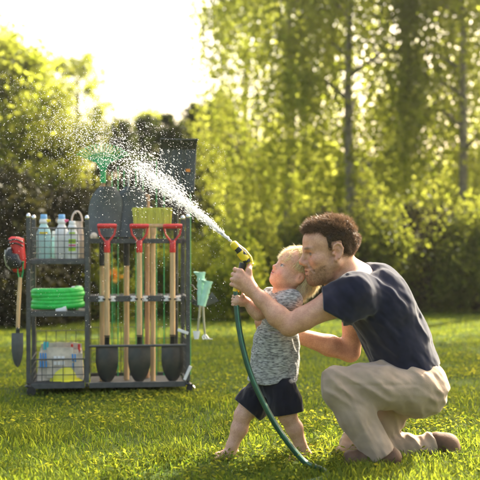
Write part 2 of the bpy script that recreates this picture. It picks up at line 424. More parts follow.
def head_adult(fd, H):
    k, m = H.k, H.m
    E = lambda c, r, kk=.012, op='add': fd.ell(H.p(*c), np.array(r) * k, m, kk * k, op)
    C = lambda a, b, ra, rb, kk=.012, op='add': fd.cone(H.p(*a), H.p(*b), ra * k, rb * k, kk * k, op)
    E((-.012, 0, .035), (.098, .076, .086)); E((.038, 0, -.03), (.055, .060, .085), .03); E((.044, 0, .045), (.050, .062, .052), .03)
    for s_ in (-1, 1):
        C((-.005, s_ * .058, -.045), (.062, s_ * .022, -.098), .020, .018, .03)
        E((.060, s_ * .043, -.026), (.026, .022, .022), .025)
        C((.082, s_ * .040, .020), (.090, s_ * .012, .016), .009, .011, .014)
    C((.090, 0, .012), (.113, 0, -.026), .008, .0105, .014); E((.112, 0, -.030), (.012, .011, .010), .008)
    for s_ in (-1, 1): E((.102, s_ * .013, -.035), (.011, .008, .008), .008)
    E((.070, 0, -.068), (.028, .033, .030), .03); E((.074, 0, -.104), (.022, .026, .018), .022)
    for s_ in (-1, 1): E((.099, s_ * .031, .000), (.021, .017, .0125), .010, 'cut')
    for s_ in (-1, 1): E((.0745, s_ * .032, -.001), (.0135, .0135, .0125), .003)
    for s_ in (-1, 1): C((.083, s_ * .020, .008), (.079, s_ * .046, .006), .0042, .0042, .004)
    E((.093, 0, -.0605), (.010, .021, .0062), .006); E((.092, 0, -.0735), (.0105, .018, .0075), .006)
    E((.104, 0, -.0668), (.010, .022, .0022), .003, 'cut')
    for s_ in (-1, 1): C((.094, s_ * .025, -.038), (.080, s_ * .039, -.068), .0035, .003, .006, 'cut'); C((.079, s_ * .050, .003), (.070, s_ * .058, -.002), .002, .0015, .003, 'cut'); C((.090, s_ * .022, -.013), (.084, s_ * .040, -.015), .0025, .002, .005, 'cut')
    for s_ in (-1, 1):
        E((-.011, s_ * .078, -.001), (.018, .007, .029), .006); E((-.004, s_ * .088, -.005), (.011, .010, .016), .003, 'cut')
        hx = [(.008, .010), (.004, .024), (-.009, .031), (-.022, .026), (-.028, .010), (-.023, -.010), (-.012, -.026)]
        for a_, b_ in zip(hx[:-1], hx[1:]): C((a_[0], s_ * (.083 - a_[0] * .12), a_[1]), (b_[0], s_ * (.083 - b_[0] * .12), b_[1]), .0046, .0046, .003)
        E((.009, s_ * .080, -.006), (.006, .006, .008), .004)
        E((.001, s_ * .080, -.030), (.008, .006, .010), .005)
def head_child(fd, H):
    k, m = H.k, H.m
    E = lambda c, r, kk=.012, op='add': fd.ell(H.p(*c), np.array(r) * k, m, kk * k, op)
    C = lambda a, b, ra, rb, kk=.012, op='add': fd.cone(H.p(*a), H.p(*b), ra * k, rb * k, kk * k, op)
    E((-.012, 0, .030), (.092, .075, .082)); E((.030, 0, -.028), (.052, .056, .062), .03); E((.036, 0, .035), (.050, .060, .048), .03)
    for s_ in (-1, 1):
        E((.046, s_ * .034, -.042), (.030, .027, .026), .025)
        C((-.005, s_ * .052, -.040), (.050, s_ * .018, -.078), .018, .017, .03)
    C((.079, 0, -.004), (.091, 0, -.024), .007, .0085, .014); E((.093, 0, -.026), (.0095, .010, .0085), .007)
    for s_ in (-1, 1): E((.086, s_ * .0105, -.030), (.008, .006, .006), .006)
    E((.064, 0, -.052), (.022, .025, .022), .022); E((.062, 0, -.080), (.018, .019, .014), .018)
    for s_ in (-1, 1): E((.091, s_ * .030, -.006), (.014, .015, .011), .012, 'cut')
    for s_ in (-1, 1): E((.0690, s_ * .030, -.007), (.0125, .0130, .0120), .003)
    for s_ in (-1, 1): C((.0775, s_ * .019, .001), (.0735, s_ * .043, .000), .0034, .0034, .004)
    E((.0835, 0, -.0465), (.0085, .015, .0050), .005); E((.0820, 0, -.0565), (.0085, .013, .0060), .005)
    E((.093, 0, -.0515), (.009, .0155, .0020), .003, 'cut')
    for s_ in (-1, 1):
        E((-.012, s_ * .075, -.012), (.017, .009, .027), .006); E((-.006, s_ * .085, -.009), (.0075, .006, .014), .004, 'cut')
def paint_head(V, H, skin, child):
    """skin tones: lips, cheeks, brows, eyes, and for the man a stubble beard"""
    L = H.loc(V); f, l, u = L[:, 0], np.abs(L[:, 1]), L[:, 2]
    near = (np.linalg.norm(L - [0.02, 0, 0], axis=1) < .17)
    g = lambda c, r: np.exp(-(((f - c[0]) / r[0]) ** 2 + ((l - c[1]) / r[1]) ** 2 + ((u - c[2]) / r[2]) ** 2))
    c = np.tile(np.array(skin), (len(V), 1)); fb = wob(V[:, 0], V[:, 1], V[:, 2], 60, 5)[:, None]
    c = c * (1 + .05 * fb)
    us = u - (7. if child else 4.) * l * l                          # lips curve up at the corners: a smile
    gl = lambda c, r: np.exp(-(((f - c[0]) / r[0]) ** 2 + ((l - c[1]) / r[1]) ** 2 + ((us - c[2]) / r[2]) ** 2))
    def mixin(col, a):
        nonlocal c
        a = np.clip(a, 0, 1)[:, None] * near[:, None]; c = c * (1 - a) + np.array(col) * a
    if child:
        eye, lipu, lipl, brow, ck, nose = (.079, .030, -.007), (.090, 0, -.0465), (.088, 0, -.0565), (.082, .030, .013), (.070, .038, -.038), (.1, 0, -.028)
    else:
        eye, lipu, lipl, brow, ck, nose = (.087, .032, -.001), (.101, 0, -.0610), (.100, 0, -.0735), (.092, .028, .022), (.078, .045, -.028), (.122, 0, -.03)
    mixin((.62, .22, .16), .55 * g(ck, (.03, .02, .02))); mixin((.62, .22, .16), .5 * g(nose, (.02, .014, .012)))
    if not child:
        st = wob(V[:, 0], V[:, 1], V[:, 2], 420, 8) * .5 + .5
        jaw = np.clip((-.030 - .38 * np.clip(f - .01, 0, 1) - u) / .020, 0, 1) * np.clip((f + .012) / .02, 0, 1) * np.clip((u + .150) / .03, 0, 1)
        side = np.clip((.030 - f) / .02, 0, 1) * np.clip((f - .005) / .01, 0, 1) * np.clip((.03 - u) / .03, 0, 1) * (l > .05)
        mus = g((.105, 0, -.049), (.016, .028, .007)); mixin((.115, .062, .030), np.maximum(np.maximum(jaw, side * .8), mus) * (.13 + .34 * st))
    mixin((.55, .16, .14) if child else (.50, .22, .17), (1.1 if child else .75) * gl(lipu, (.012, .018 if not child else .014, .0045))); mixin((.58, .18, .15) if child else (.52, .24, .19), (1.1 if child else .75) * gl(lipl, (.012, .016 if not child else .012, .0055)))
    mixin((.30, .12, .09), .8 * g((lipu[0] - .014, lipu[1] + (.020 if child else .026), (lipu[2] + lipl[2]) / 2 + .003), (.008, .006, .004))); mixin((.13, .03, .03), 1.2 * gl((lipu[0], 0, (lipu[2] + lipl[2]) / 2), (.02, .020 if not child else .0145, .0016)))
    mixin((.12, .07, .035) if not child else (.42, .27, .12), (.85 if not child else .55) * np.clip(1.6 * g(brow, (.018, .019, .0050)), 0, 1))
    ew = np.clip(1.9 * np.exp(-((l - eye[1]) / (.0115 if child else .0095)) ** 4 - ((u - eye[2]) / (.0048 if child else .0042)) ** 4 - ((f - eye[0]) / .013) ** 4), 0, 1)
    mixin((.50, .46, .43) if child else (.30, .26, .24), ew); 
    mixin((.05, .07, .09) if child else (.035, .03, .026), ew * (np.hypot(l - eye[1] + .003, u - eye[2] - .0008) < .0068)); mixin((.01, .01, .012), ew * (np.hypot(l - eye[1] + .003, u - eye[2] - .0008) < .0035))
    mixin((.07, .04, .03), .9 * np.exp(-((l - eye[1]) / .014) ** 4 - ((u - eye[2] - (.0055 if child else .0050)) / .0026) ** 2 - ((f - eye[0]) / .016) ** 4))
    ear = g((-.004, .084, -.006), (.012, .010, .022)); mixin((.62, .20, .14), .4 * ear)
    return np.clip(c, 0, 1)
def grip_hand(fd, P0, axis, e1, wrist, k, rg, spread=.0205, turn=1., thumb=True, paint=None):
    """a hand closed on a bar: P0 point on the bar under the middle finger, axis towards the thumb side, e1 from bar to knuckles"""
    P0 = np.array(P0, float); a = np.array(axis, float); a /= np.linalg.norm(a)
    e1 = np.array(e1, float); e1 -= a * (a @ e1); e1 /= np.linalg.norm(e1); e2 = np.cross(a, e1) * turn; wr = np.array(wrist, float)
    lens = [(.98, .0092), (1.08, .0096), (1.0, .0092), (.84, .0081)]; offs = [1.5, .5, -.5, -1.45]; nails = []
    kn = []
    for i, ((ln, r), of) in enumerate(zip(lens, offs)):
        r *= k; c = P0 + a * of * spread * k
        on = lambda th, rad: c + (e1 * math.cos(th) + e2 * math.sin(th)) * rad
        Rg = rg + r
        K = on(-.18, Rg + .012 * k) ; p1 = on(.85 * ln, Rg + .010 * k); p2 = on(1.75 * ln, Rg + .002 * k); p3 = on(2.55 * ln, Rg)
        kn.append(K)
        fd.cone(K, p1, r * 1.14, r * 1.0, .0022 * k); fd.cone(p1, p2, r * 1.04, r * .92, .002 * k); fd.cone(p2, p3, r * .93, r * .74, .002 * k)
        wk = wr + a * of * .0105 * k
        fd.cone(wk, K, .0165 * k, r * 1.18, .008 * k)
        nails.append(p3)
    mid = (kn[1] + kn[2]) / 2; pal = (wr + mid) / 2 - e1 * .006 * k
    fd.cone(wr, mid, .021 * k, .019 * k, .02 * k)
    th0 = wr * .62 + kn[0] * .38 - e1 * .010 * k + a * .012 * k
    c = P0 + a * 2.1 * spread * k; on = lambda th, rad: c + (e1 * math.cos(th) + e2 * math.sin(th)) * rad
    t1 = on(-1.15, rg + .020 * k); t2 = on(-1.75, rg + .0115 * k) + a * .020 * k; t3 = on(-2.2, rg + .010 * k) + a * .034 * k
    fd.cone(wr, th0, .019 * k, .0175 * k, .014 * k); fd.cone(th0, t1, .0165 * k, .0135 * k, .008 * k); fd.cone(t1, t2, .0130 * k, .0115 * k, .004 * k); fd.cone(t2, t3, .0115 * k, .0088 * k, .004 * k)
    return kn
def strands(name, roots, dirs, length, width, col, m, parent, seed=1, curl=.25, grav=.5, segs=3):
    r = np.random.default_rng(seed); n = len(roots); L = (length if np.ndim(length) else np.full(n, length)) * r.uniform(.65, 1.2, n)
    d = dirs + r.normal(size=(n, 3)) * curl; d /= np.linalg.norm(d, axis=1, keepdims=True)
    side = np.cross(d, r.normal(size=(n, 3))); side /= np.linalg.norm(side, axis=1, keepdims=True)
    P = roots.copy(); rows = []
    for i in range(segs + 1):
        wd = width * (1 - (i / segs) * .85)
        rows.append((P - side * wd / 2, P + side * wd / 2))
        d = d + np.array([0, 0, -grav / segs]) + r.normal(size=(n, 3)) * .06; d /= np.linalg.norm(d, axis=1, keepdims=True)
        P = P + d * (L / segs)[:, None]
    V = np.stack([q for pr in rows for q in pr], 1).reshape(-1, 3); w_ = 2 * (segs + 1)
    base = np.arange(n)[:, None] * w_; Q = []
    for i in range(segs): Q.append(base + np.array([2 * i, 2 * i + 1, 2 * i + 3, 2 * i + 2]))
    Q = np.stack(Q, 1).reshape(-1, 4); tone = r.uniform(.45, 1.7, n)[:, None] * np.array(col); c = np.repeat(tone, w_, 0)
    return V, Q, np.clip(c, 0, 1)
def hair_obj(name, parts, m, parent):
    Vs, Qs, Cs, b = [], [], [], 0
    for V, Q, c in parts: Vs.append(V); Qs.append(Q + b); Cs.append(c); b += len(V)
    V = np.vstack(Vs) - np.array(parent.location); Q = np.vstack(Qs)
    return link(name, np_mesh(name, V, Q, np.full(len(Q), 4), True, None, np.vstack(Cs)), m, parent)
M['skin'] = attr_mat('skin', .43, .10, .4, 420, 0, (1, 1, 1), .45, .16)
M['hair'] = attr_mat('hair', .38, 0, 0, 0, .35)
# ------------------------------------------------------------------ the man, kneeling with one knee up, arms round the boy
A = lambda x, y, Y: np.array(px(x, y, Y))
AX_TOP, AX_BOT = A(244.5, 262, 4.86), A(236.0, 291, 4.86)        # the nozzle's grip, from the head down to the hose
GRIP_AX = (AX_TOP - AX_BOT) / np.linalg.norm(AX_TOP - AX_BOT)
def build_man():
    base = A(385, 466, 4.86); base[2] = 0
    root = thing('person', 'kneeling man in navy t-shirt and khaki trousers, reaching his arms around a small boy', 'person', base)
    H = Head(A(329.0, 251, 4.875), frame((-.965, -.22, -.12), (-.12, -.05, 1)), 1.17)
    fd = Field((-.08, 4.66, -.02), (1.02, 5.38, 1.22), .0036)
    head_adult(fd, H)
    neck = A(354, 279, 4.95)
    fd.cone(H.p(-.030, 0, -.040), neck, .066, .074, .03); fd.cone(H.p(.02, 0, -.08), A(349, 289, 4.95), .05, .06, .03)
    chest, belly, pel = A(382, 308, 4.99), A(399, 345, 5.01), A(409, 381, 5.02)
    sp = frame(-(chest - pel) @ np.array([[0, 0, 1], [0, 1, 0], [-1, 0, 0]]), chest - pel)
    fd.ell(chest, (.135, .185, .20), sp, .05); fd.ell(belly, (.125, .16, .17), sp, .06); fd.ell(pel, (.125, .165, .13), sp, .06)
    shN, shF = A(355, 292, 4.80), A(360, 293, 5.18)
    fd.cone(neck, shN, .06, .062, .05); fd.cone(neck, shF, .06, .062, .05)
    # near arm across the boy to the nozzle
    elN, wrN = A(289, 326, 4.79), A(252.5, 290.5, 4.825)
    fd.chain([shN, lerp(shN, elN, .35), lerp(shN, elN, .8), elN], [.064, .061, .049, .043], .025)
    fm = lerp(elN, wrN, .30) + np.array([0, -.004, -.004])
    fd.chain([elN, fm, lerp(elN, wrN, .75), wrN], [.043, .0475, .034, .0265], .02)
    kn = grip_hand(fd, lerp(AX_BOT, AX_TOP, .42), GRIP_AX, (-.30, -.95, -.05), wrN, 1.06, .0155, .0222, -1.)
    # far arm behind the boy
    elF, wrF = A(350, 352, 5.22), A(281, 330, 5.15)
    fd.chain([shF, lerp(shF, elF, .5), elF], [.062, .056, .046], .03)
    fd.chain([elF, lerp(elF, wrF, .3), lerp(elF, wrF, .75), wrF], [.046, .05, .036, .028], .02)
    hb = A(262, 323, 5.135)
    grip_hand(fd, hb, (.15, -.1, 1), (-.1, 1, .1), wrF, 1.05, .026, .0205, -1.)
    # legs (inside the trousers)
    hN, kN, anN = A(412, 386, 4.90), A(337, 385, 4.83), A(383, 459, 4.84)
    hF, kF, anF = A(405, 388, 5.12), A(352, 452, 5.09), A(440, 444, 5.1)
    fd.chain([hN, kN], [.085, .058], .03); fd.chain([kN, lerp(kN, anN, .35), anN], [.055, .054, .036], .02)
    fd.chain([hF, kF], [.085, .056], .03); fd.chain([kF, lerp(kF, anF, .35), anF], [.052, .050, .036], .02)
    fd.chain([anN, A(380, 467, 4.84) + [0, 0, .02]], [.036, .03], .02)
    def skin(V):
        return paint_head(V, H, (.62, .345, .225), False)
    body, V, Q = sdf_obj('body', fd, M['skin'], root, 2, skin, lambda P: (lambda L: (L[:, 0] > .04) & (L[:, 2] < .05) & (np.abs(L[:, 2] + .03) < .1) & (np.abs(L[:, 1]) < .075) & (L[:, 0] < .14))(H.loc(P)))
    # T-shirt
    t = Field((.36, 4.62, .42), (1.0, 5.42, 1.0), .0045)
    t.ell(chest, (.150, .205, .215), sp, .05); t.ell(belly, (.150, .188, .19), sp, .06); t.ell(lerp(belly, pel, .75), (.150, .186, .12), sp, .06)
    t.cone(neck + [.01, 0, -.02], shN, .062, .078, .05); t.cone(neck + [.01, 0, -.02], shF, .062, .078, .05)
    t.cone(shN, lerp(shN, elN, .66), .084, .078, .035); t.cone(shF, lerp(shF, elF, .50), .078, .070, .035)
    t.cone(lerp(shN, chest, .3), lerp(shN, elN, .2) + [.02, 0, -.05], .08, .06, .05)
    t.warp(lambda X, Y, Z: folds(X, Y, Z, (.72, 0, -.70), .0125, 40, 3) + folds(X, Y, Z, (.6, .1, -.78), .005, 90, 33) + .003 * wob(X, Y, Z, 38, 3))
    ax = elN - shN; ax /= np.linalg.norm(ax); axF = elF - shF; axF /= np.linalg.norm(axF)
    X, Y, Z = t._grid((slice(None),) * 3)
    def sleeve_cut(sh, axv, d0, side):
        d = (X - sh[0]) * axv[0] + (Y - sh[1]) * axv[1] + (Z - sh[2]) * axv[2] - d0
        m_ = (Y < 4.90) if side < 0 else (Y > 5.13)
        m_ = m_ & ((X < sh[0] - .012) if side < 0 else (X < sh[0] + .03))
        t.F[...] = np.where(m_ , np.maximum(t.F, d.astype(np.float32)), t.F)
    e_ = A(325, 308.5, 4.8); d_ = (X - e_[0]) * -.52 + (Y - e_[1]) * .1 + (Z - e_[2]) * -.85; t.F[...] = np.where((Y < 4.90) & (X < A(343, 0, 4.8)[0]), np.maximum(t.F - .0035 * np.exp(-((d_ + .010) / .007) ** 2).astype(np.float32), d_.astype(np.float32)), t.F)
    sleeve_cut(shF, axF, .15, 1)
    hd = (pel - chest); t.plane(lerp(belly, pel, .88), hd + np.array([.02, 0, 0.0]), .006)
    # neck opening
    t.cone(H.p(-.02, 0, -.07), neck + [-.004, 0, .022], .086, .074, .012, 'cut')
    sdf_obj('t_shirt', t, M['navy'], root, 2)
    cb = MB(); nd = np.array(neck - H.p(-.02, 0, -.07)); nd /= np.linalg.norm(nd)
    # trousers
    p = Field((.36, 4.66, -.02), (1.03, 5.34, .62), .0048)
    p.ell(pel + [.0, 0, -.01], (.140, .182, .150), sp, .05)
    p.chain([hN, lerp(hN, kN, .5), kN], [.112, .100, .080], .05); p.chain([kN, lerp(kN, anN, .4), lerp(kN, anN, .96)], [.078, .078, .066], .03)
    p.chain([hF, lerp(hF, kF, .5), kF + [0, 0, .005]], [.112, .098, .074], .05); p.chain([kF, lerp(kF, anF, .4), lerp(kF, anF, .86)], [.070, .072, .058], .03)
    p.ell(A(424, 390, 4.93), (.11, .10, .115), None, .06); p.ell(A(422, 390, 5.1), (.11, .10, .115), None, .06)
    p.warp(lambda X, Y, Z: lerp(folds(X, Y, Z, (.5, .0, -.86), .009, 46, 12) + folds(X, Y, Z, (.62, .1, -.78), .0045, 95, 22), folds(X, Y, Z, (.86, 0, -.50), .0105, 46, 9) + folds(X, Y, Z, (.80, .1, -.58), .005, 100, 19), np.clip((Z - .23) / .10, 0, 1)) + .003 * wob(X, Y, Z, 34, 9))
    d = anN - kN; X, Y, Z = p._grid((slice(None),) * 3)
    def seam(a, b, ymax, w=.0065, dp=.0032):                         # a stitched seam: a shallow groove along the outside of the leg
        ux, uz = b[0] - a[0], b[2] - a[2]; L2 = ux * ux + uz * uz; tt = np.clip(((X - a[0]) * ux + (Z - a[2]) * uz) / L2, 0, 1)
        ds = np.hypot(X - a[0] - ux * tt, Z - a[2] - uz * tt); p.F[...] += np.where(Y < ymax, dp * np.exp(-(ds / w) ** 2), 0).astype(np.float32)
    seam(hN + [0, 0, .02], kN + [0, 0, .01], 4.84); seam(kN + [.01, 0, 0], anN + [.01, 0, 0], 4.80); seam(A(394, 366, 4.8), A(414, 384, 4.8), 4.85)
    e = lerp(kN, anN, .95); dd = d / np.linalg.norm(d)
    cutd = (X - e[0]) * dd[0] + (Y - e[1]) * dd[1] + (Z - e[2]) * dd[2]
    p.F[...] = np.where((Y < 4.98) & (Z < .16), np.maximum(p.F, cutd.astype(np.float32)), p.F)
    sdf_obj('trousers', p, M['khaki'], root, 2)
    # shoes: near one flat on the lawn pointing left, far one up on its toes
    s1 = Field((.46, 4.72, -.02), (.76, 4.96, .16), .0045)
    an = A(384, 460, 4.84); bx_, by_ = an[0], an[1]
    s1.chain([(bx_ + .035, by_, .045), (bx_ - .06, by_, .045), (bx_ - .15, by_ - .01, .032), (bx_ - .185, by_ - .012, .026)], [.045, .047, .043, .030], .03); s1.cone((bx_ + .01, by_, .05), (bx_ - .005, by_, .09), .044, .040, .03)
    s1.plane((0, 0, .0), (0, 0, -1), .008)
    shoe = sdf_obj('shoe', s1, M['shoe'], root)[0]
    so = Field((.46, 4.72, -.02), (.76, 4.96, .10), .004)
    so.chain([(bx_ + .037, by_, .03), (bx_ - .06, by_, .03), (bx_ - .15, by_ - .01, .03), (bx_ - .19, by_ - .012, .026)], [.049, .050, .048, .034], .03); so.plane((0, 0, .0), (0, 0, -1)); so.plane((0, 0, .021), (0, 0, 1), .004)
    V_, Q_ = so.mesh(); link('sole', np_mesh('sole', V_ - base, Q_, np.full(len(Q_), 4), True), M['sole'], shoe)
    lc = MB()
    for i in range(4): lc.tube([Vector((bx_ - .065 - .022 * i, by_ - .026, .075 - .009 * i)) - Vector(base), Vector((bx_ - .072 - .022 * i, by_, .094 - .010 * i)) - Vector(base), Vector((bx_ - .065 - .022 * i, by_ + .026, .075 - .009 * i)) - Vector(base)], .003, 5)
    lc.build('laces', M['canvas'], shoe, 50)
    s2 = Field((.86, 4.98, -.02), (1.08, 5.22, .24), .0045)
    q = anF; s2.chain([q + [-.015, 0, .01], q + [.035, 0, -.005], q + [.055, 0, -.065], (q[0] + .035, q[1], .03), (q[0] - .01, q[1], .022)], [.048, .05, .046, .04, .03], .03)
    s2.plane((0, 0, .0), (0, 0, -1), .008)
    sdf_obj('shoe', s2, M['shoe'], root)
    # hair: a close cap plus tufts
    hf = Field(H.o - .24, H.o + .24, .004)
    hf.ell(H.p(-.016, 0, .042), np.array((.105, .083, .090)) * H.k, H.m, .01); hf.ell(H.p(.040, 0, .070), np.array((.053, .062, .043)) * H.k, H.m, .03 * H.k)
    X, Y, Z = hf._grid((slice(None),) * 3)
    f_ = ((X - H.o[0]) * H.m[0, 0] + (Y - H.o[1]) * H.m[1, 0] + (Z - H.o[2]) * H.m[2, 0]) / H.k
    u_ = ((X - H.o[0]) * H.m[0, 2] + (Y - H.o[1]) * H.m[1, 2] + (Z - H.o[2]) * H.m[2, 2]) / H.k
    l_ = np.abs(((X - H.o[0]) * H.m[0, 1] + (Y - H.o[1]) * H.m[1, 1] + (Z - H.o[2]) * H.m[2, 1]) / H.k)
    hl = np.where(f_ > .045, .078 - .10 * np.clip(l_ - .03, 0, 1), np.where(f_ > .010, .030 + (f_ - .010) * 1.35, np.where(f_ > -.030, .030, -.055)))   # hairline height above which hair grows
    side = np.where((f_ > .012) & (f_ < .026) & (l_ > .05), -.018, 9)               # sideburn
    hl = np.minimum(hl, side)
    hf.F = np.maximum(hf.F, ((hl - u_) * H.k).astype(np.float32) * .8) + (.011 * H.k * np.exp(-np.clip(u_ - hl, 0, 1) / .016)).astype(np.float32)
    hf.F += (.0065 * wob(X, Y, Z, 85, 21) + .0035 * wob(X, Y, Z, 190, 22)).astype(np.float32)
    hV, hQ = hf.mesh(); hV = relax(hV, hQ, 1); hN_ = vnormals(hV, hQ)
    r = np.random.default_rng(5); L = H.loc(hV); outer = np.nonzero((np.linalg.norm((L - [-.016, 0, .042]) / [.108, .085, .094], axis=1) > .93))[0]
    pick = r.choice(outer, 30000); Lp = L[pick]
    flow = np.stack([np.where(Lp[:, 2] > .06, .9, -.35), Lp[:, 1] * 2, np.where(Lp[:, 2] > .06, .1, -1.1)], 1) @ H.m.T
    dirs = hN_[pick] * .55 + flow * (.55 + .6 * wob(hV[pick, 0], hV[pick, 1], hV[pick, 2], 70, 8))[:, None] + .35 * np.stack([wob(hV[pick, 0], hV[pick, 1], hV[pick, 2], 90, q_) for q_ in (11, 12, 13)], 1) * 2
    ln = np.where(Lp[:, 2] > .07, .026, .013) * (1 + .5 * wob(hV[pick, 0], hV[pick, 1], hV[pick, 2], 110, 6))
    cap = (hV, hQ, np.tile((.05, .027, .014), (len(hV), 1)))
    st = strands('s', hV[pick] - hN_[pick] * .002, dirs, ln, .0013, (.15, .088, .048), None, None, 3, .26, .2)
    hair_obj('hair', [cap, st], M['hair'], root)
    # beard stubble: short hairs on the jaw
    Lb = H.loc(V); f, l, u = Lb[:, 0], np.abs(Lb[:, 1]), Lb[:, 2]; Nn = None
    zone = ((u < -.036 - .30 * np.clip(f - .01, 0, 1) + .006 * wob(V[:, 0], V[:, 1], V[:, 2], 300, 77)) & (u > -.125) & (f > .0) & (f < .115) & ~((np.abs(u + .067) < .012) & (l < .024) & (f > .085))) | ((np.abs(u + .050) < .005) & (f > .085) & (l < .03)) | ((f > .006) & (f < .028) & (u < -.01) & (u > -.06) & (l > .055))
    zone &= np.linalg.norm(Lb, axis=1) < .2; zi = np.nonzero(zone)[0]; Nn = vnormals(V, Q); pk = r.choice(zi, 5200)
    sb = strands('b', V[pk], Nn[pk] * .5 + np.array([.1, 0, -.8]), .0058, .0007, (.30, .185, .095), None, None, 4, .3, .3, 2)
    hair_obj('beard', [sb], M['hair'], root)
    return root, wrN, kn
man, MAN_WRIST, MAN_KN = build_man()

# ------------------------------------------------------------------ the boy
def build_boy():
    base = A(267, 460, 5.0); base[2] = 0
    root = thing('person', 'small blond boy in grey t-shirt and black shorts standing barefoot on the lawn', 'person', base)
    H = Head(A(293.8, 272.0, 4.985), frame((-.80, -.34, .50), (.45, .05, .85)), 1.03)
    fd = Field((-.16, 4.78, -.02), (.42, 5.2, 1.04), .0031)
    head_child(fd, H)
    neck, chest, belly, pel = A(286.5, 292, 5.0), A(282, 312, 5.0), A(276, 346, 5.0), A(273, 381, 5.0)
    fd.cone(H.p(-.030, 0, -.035), neck, .042, .045, .02); fd.cone(H.p(.015, 0, -.06), A(281, 292, 4.99), .032, .038, .025)
    tw = frame((-.93, -.37, 0), (.06, 0, 1))
    fd.ell(chest, (.072, .098, .10), tw, .03); fd.ell(belly, (.076, .090, .10), tw, .04); fd.ell(pel, (.075, .092, .075), tw, .04)
    shN, shF = A(291, 301, 4.895), A(273, 297, 5.09)
    fd.cone(neck, shN, .034, .036, .03); fd.cone(neck, shF, .034, .036, .03)
    elN, wrN = A(258, 314, 4.885), A(246.5, 302, 4.88)
    fd.chain([shN, lerp(shN, elN, .5), elN, lerp(elN, wrN, .4), wrN], [.038, .034, .028, .027, .019], .015)
    gb = A(236.6, 297, 4.86); gt = (AX_TOP - AX_BOT)
    grip_hand(fd, A(237.4, 301, 4.868), GRIP_AX * .9 + [-.12, 0, 0], (-.25, -1, 0), wrN, .66, .0125, .0205, -1.)
    elF, wrF = A(256, 312, 5.03), A(247, 289, 4.915)
    fd.chain([shF, elF, lerp(elF, wrF, .4), wrF], [.036, .028, .027, .019], .015)
    grip_hand(fd, A(240.2, 285, 4.872), GRIP_AX, (-.1, 1, 0), wrF, .64, .0155, .0205, 1.)
    hF, kF, aF = A(264, 390, 5.05), A(243, 415, 5.03), A(229.5, 453, 5.035)
    hN, kN, aN = A(283, 390, 4.94), A(287.5, 416, 4.93), A(303.5, 451, 4.975)
    for h_, k_, a_, fx in ((hF, kF, aF, 0), (hN, kN, aN, 0)):
        fd.chain([h_, lerp(h_, k_, .6), k_], [.062, .050, .040], .03)
        fd.chain([k_, lerp(k_, a_, .35) + [.006, 0, 0], lerp(k_, a_, .8), a_], [.039, .0385, .027, .0235], .015)
        hl = a_ + [.022, .006, 0]; hl[2] = .024
        bl = a_ + [-.052, -.012, 0]; bl[2] = .016
        fd.cone(a_, hl, .0235, .022, .015); fd.cone(a_ + [0, 0, -.006], bl, .023, .017, .02); fd.cone(hl, bl, .021, .018, .015)
        tf = np.array([-.96, -.28, 0]); tl = np.array([-.28, .96, 0])
        for q, (o_, ln) in enumerate(((-.020, .030), (-.009, .031), (.000, .028), (.009, .024), (.017, .020))):
            s0 = bl + tl * o_ * 1.05; s0[2] = .013; s1_ = s0 + tf * ln; s1_[2] = .0085
            fd.cone(s0, s1_, .0098 if q == 0 else .0078, .0085 if q == 0 else .0065, .003)
    body, V, Q = sdf_obj('body', fd, M['skin'], root, 2, lambda V: paint_head(V, H, (.66, .40, .275), True), lambda P: (lambda L: (L[:, 0] > .035) & (L[:, 2] < .04) & (np.abs(L[:, 2] + .02) < .08) & (np.abs(L[:, 1]) < .07) & (L[:, 0] < .12))(H.loc(P)))
    # T-shirt
    t = Field((-.02, 4.76, .34), (.40, 5.22, .84), .004)
    t.ell(chest, (.086, .110, .11), tw, .03); t.ell(belly, (.096, .104, .14), tw, .04)
    t.cone(belly, lerp(pel, belly, -.05), .097, .117, .05)
    t.cone(neck + [0, 0, -.012], shN, .036, .046, .03); t.cone(neck + [0, 0, -.012], shF, .036, .046, .03)
    t.cone(shN, lerp(shN, elN, .42), .049, .050, .02); t.cone(shF, lerp(shF, elF, .45), .048, .047, .02)
    t.warp(lambda X, Y, Z: folds(X, Y, Z, (.25, 0, -.97), .0065, 62, 31) + folds(X, Y, Z, (.5, .1, -.85), .0035, 120, 36) + .0022 * wob(X, Y, Z, 55, 31))
    ax = elN - shN; ax /= np.linalg.norm(ax); t.plane(shN + ax * .068, ax * 1.0 + [0, 0, 0]) if False else None
    X, Y, Z = t._grid((slice(None),) * 3)
    for sh, el, sgn in ((shN, elN, -1), (shF, elF, 1)):
        a_ = el - sh; a_ /= np.linalg.norm(a_); d = (X - sh[0]) * a_[0] + (Y - sh[1]) * a_[1] + (Z - sh[2]) * a_[2] - .062
        reg = ((Y < 4.915) if sgn < 0 else (Y > 5.07)) & (X < sh[0]) & (Z > .60)
        t.F[...] = np.where(reg, np.maximum(t.F, d.astype(np.float32)), t.F)
    zc = A(273, 381, 5)[2]; t.warp(lambda X, Y, Z: 0 * X)
    d = (zc + .006 * np.sin(X * 40) + .05 * (X - .15) - Z) * .95 + 0 * Y; t.F[...] = np.maximum(t.F, d.astype(np.float32))
    t.cone(H.p(-.02, 0, -.05), neck + [-.002, -.002, .010], .055, .050, .008, 'cut')
    sdf_obj('t_shirt', t, M['marl'], root, 2)
    # shorts
    s = Field((-.08, 4.78, .12), (.40, 5.2, .48), .004)
    s.ell(pel + [0, 0, -.012], (.086, .102, .075), tw, .03)
    s.chain([hF, lerp(hF, kF, .55), lerp(hF, kF, .86)], [.070, .075, .071], .025); s.chain([hN, lerp(hN, kN, .55), lerp(hN, kN, 1.05)], [.068, .075, .073], .022)
    s.warp(lambda X, Y, Z: folds(X, Y, Z, (.15, 0, -.98), .0075, 60, 41) + folds(X, Y, Z, (-.3, .1, -.95), .0035, 115, 46) + .0022 * wob(X, Y, Z, 50, 41))
    X, Y, Z = s._grid((slice(None),) * 3)
    xs = A(264, 400, 5.0)[0]
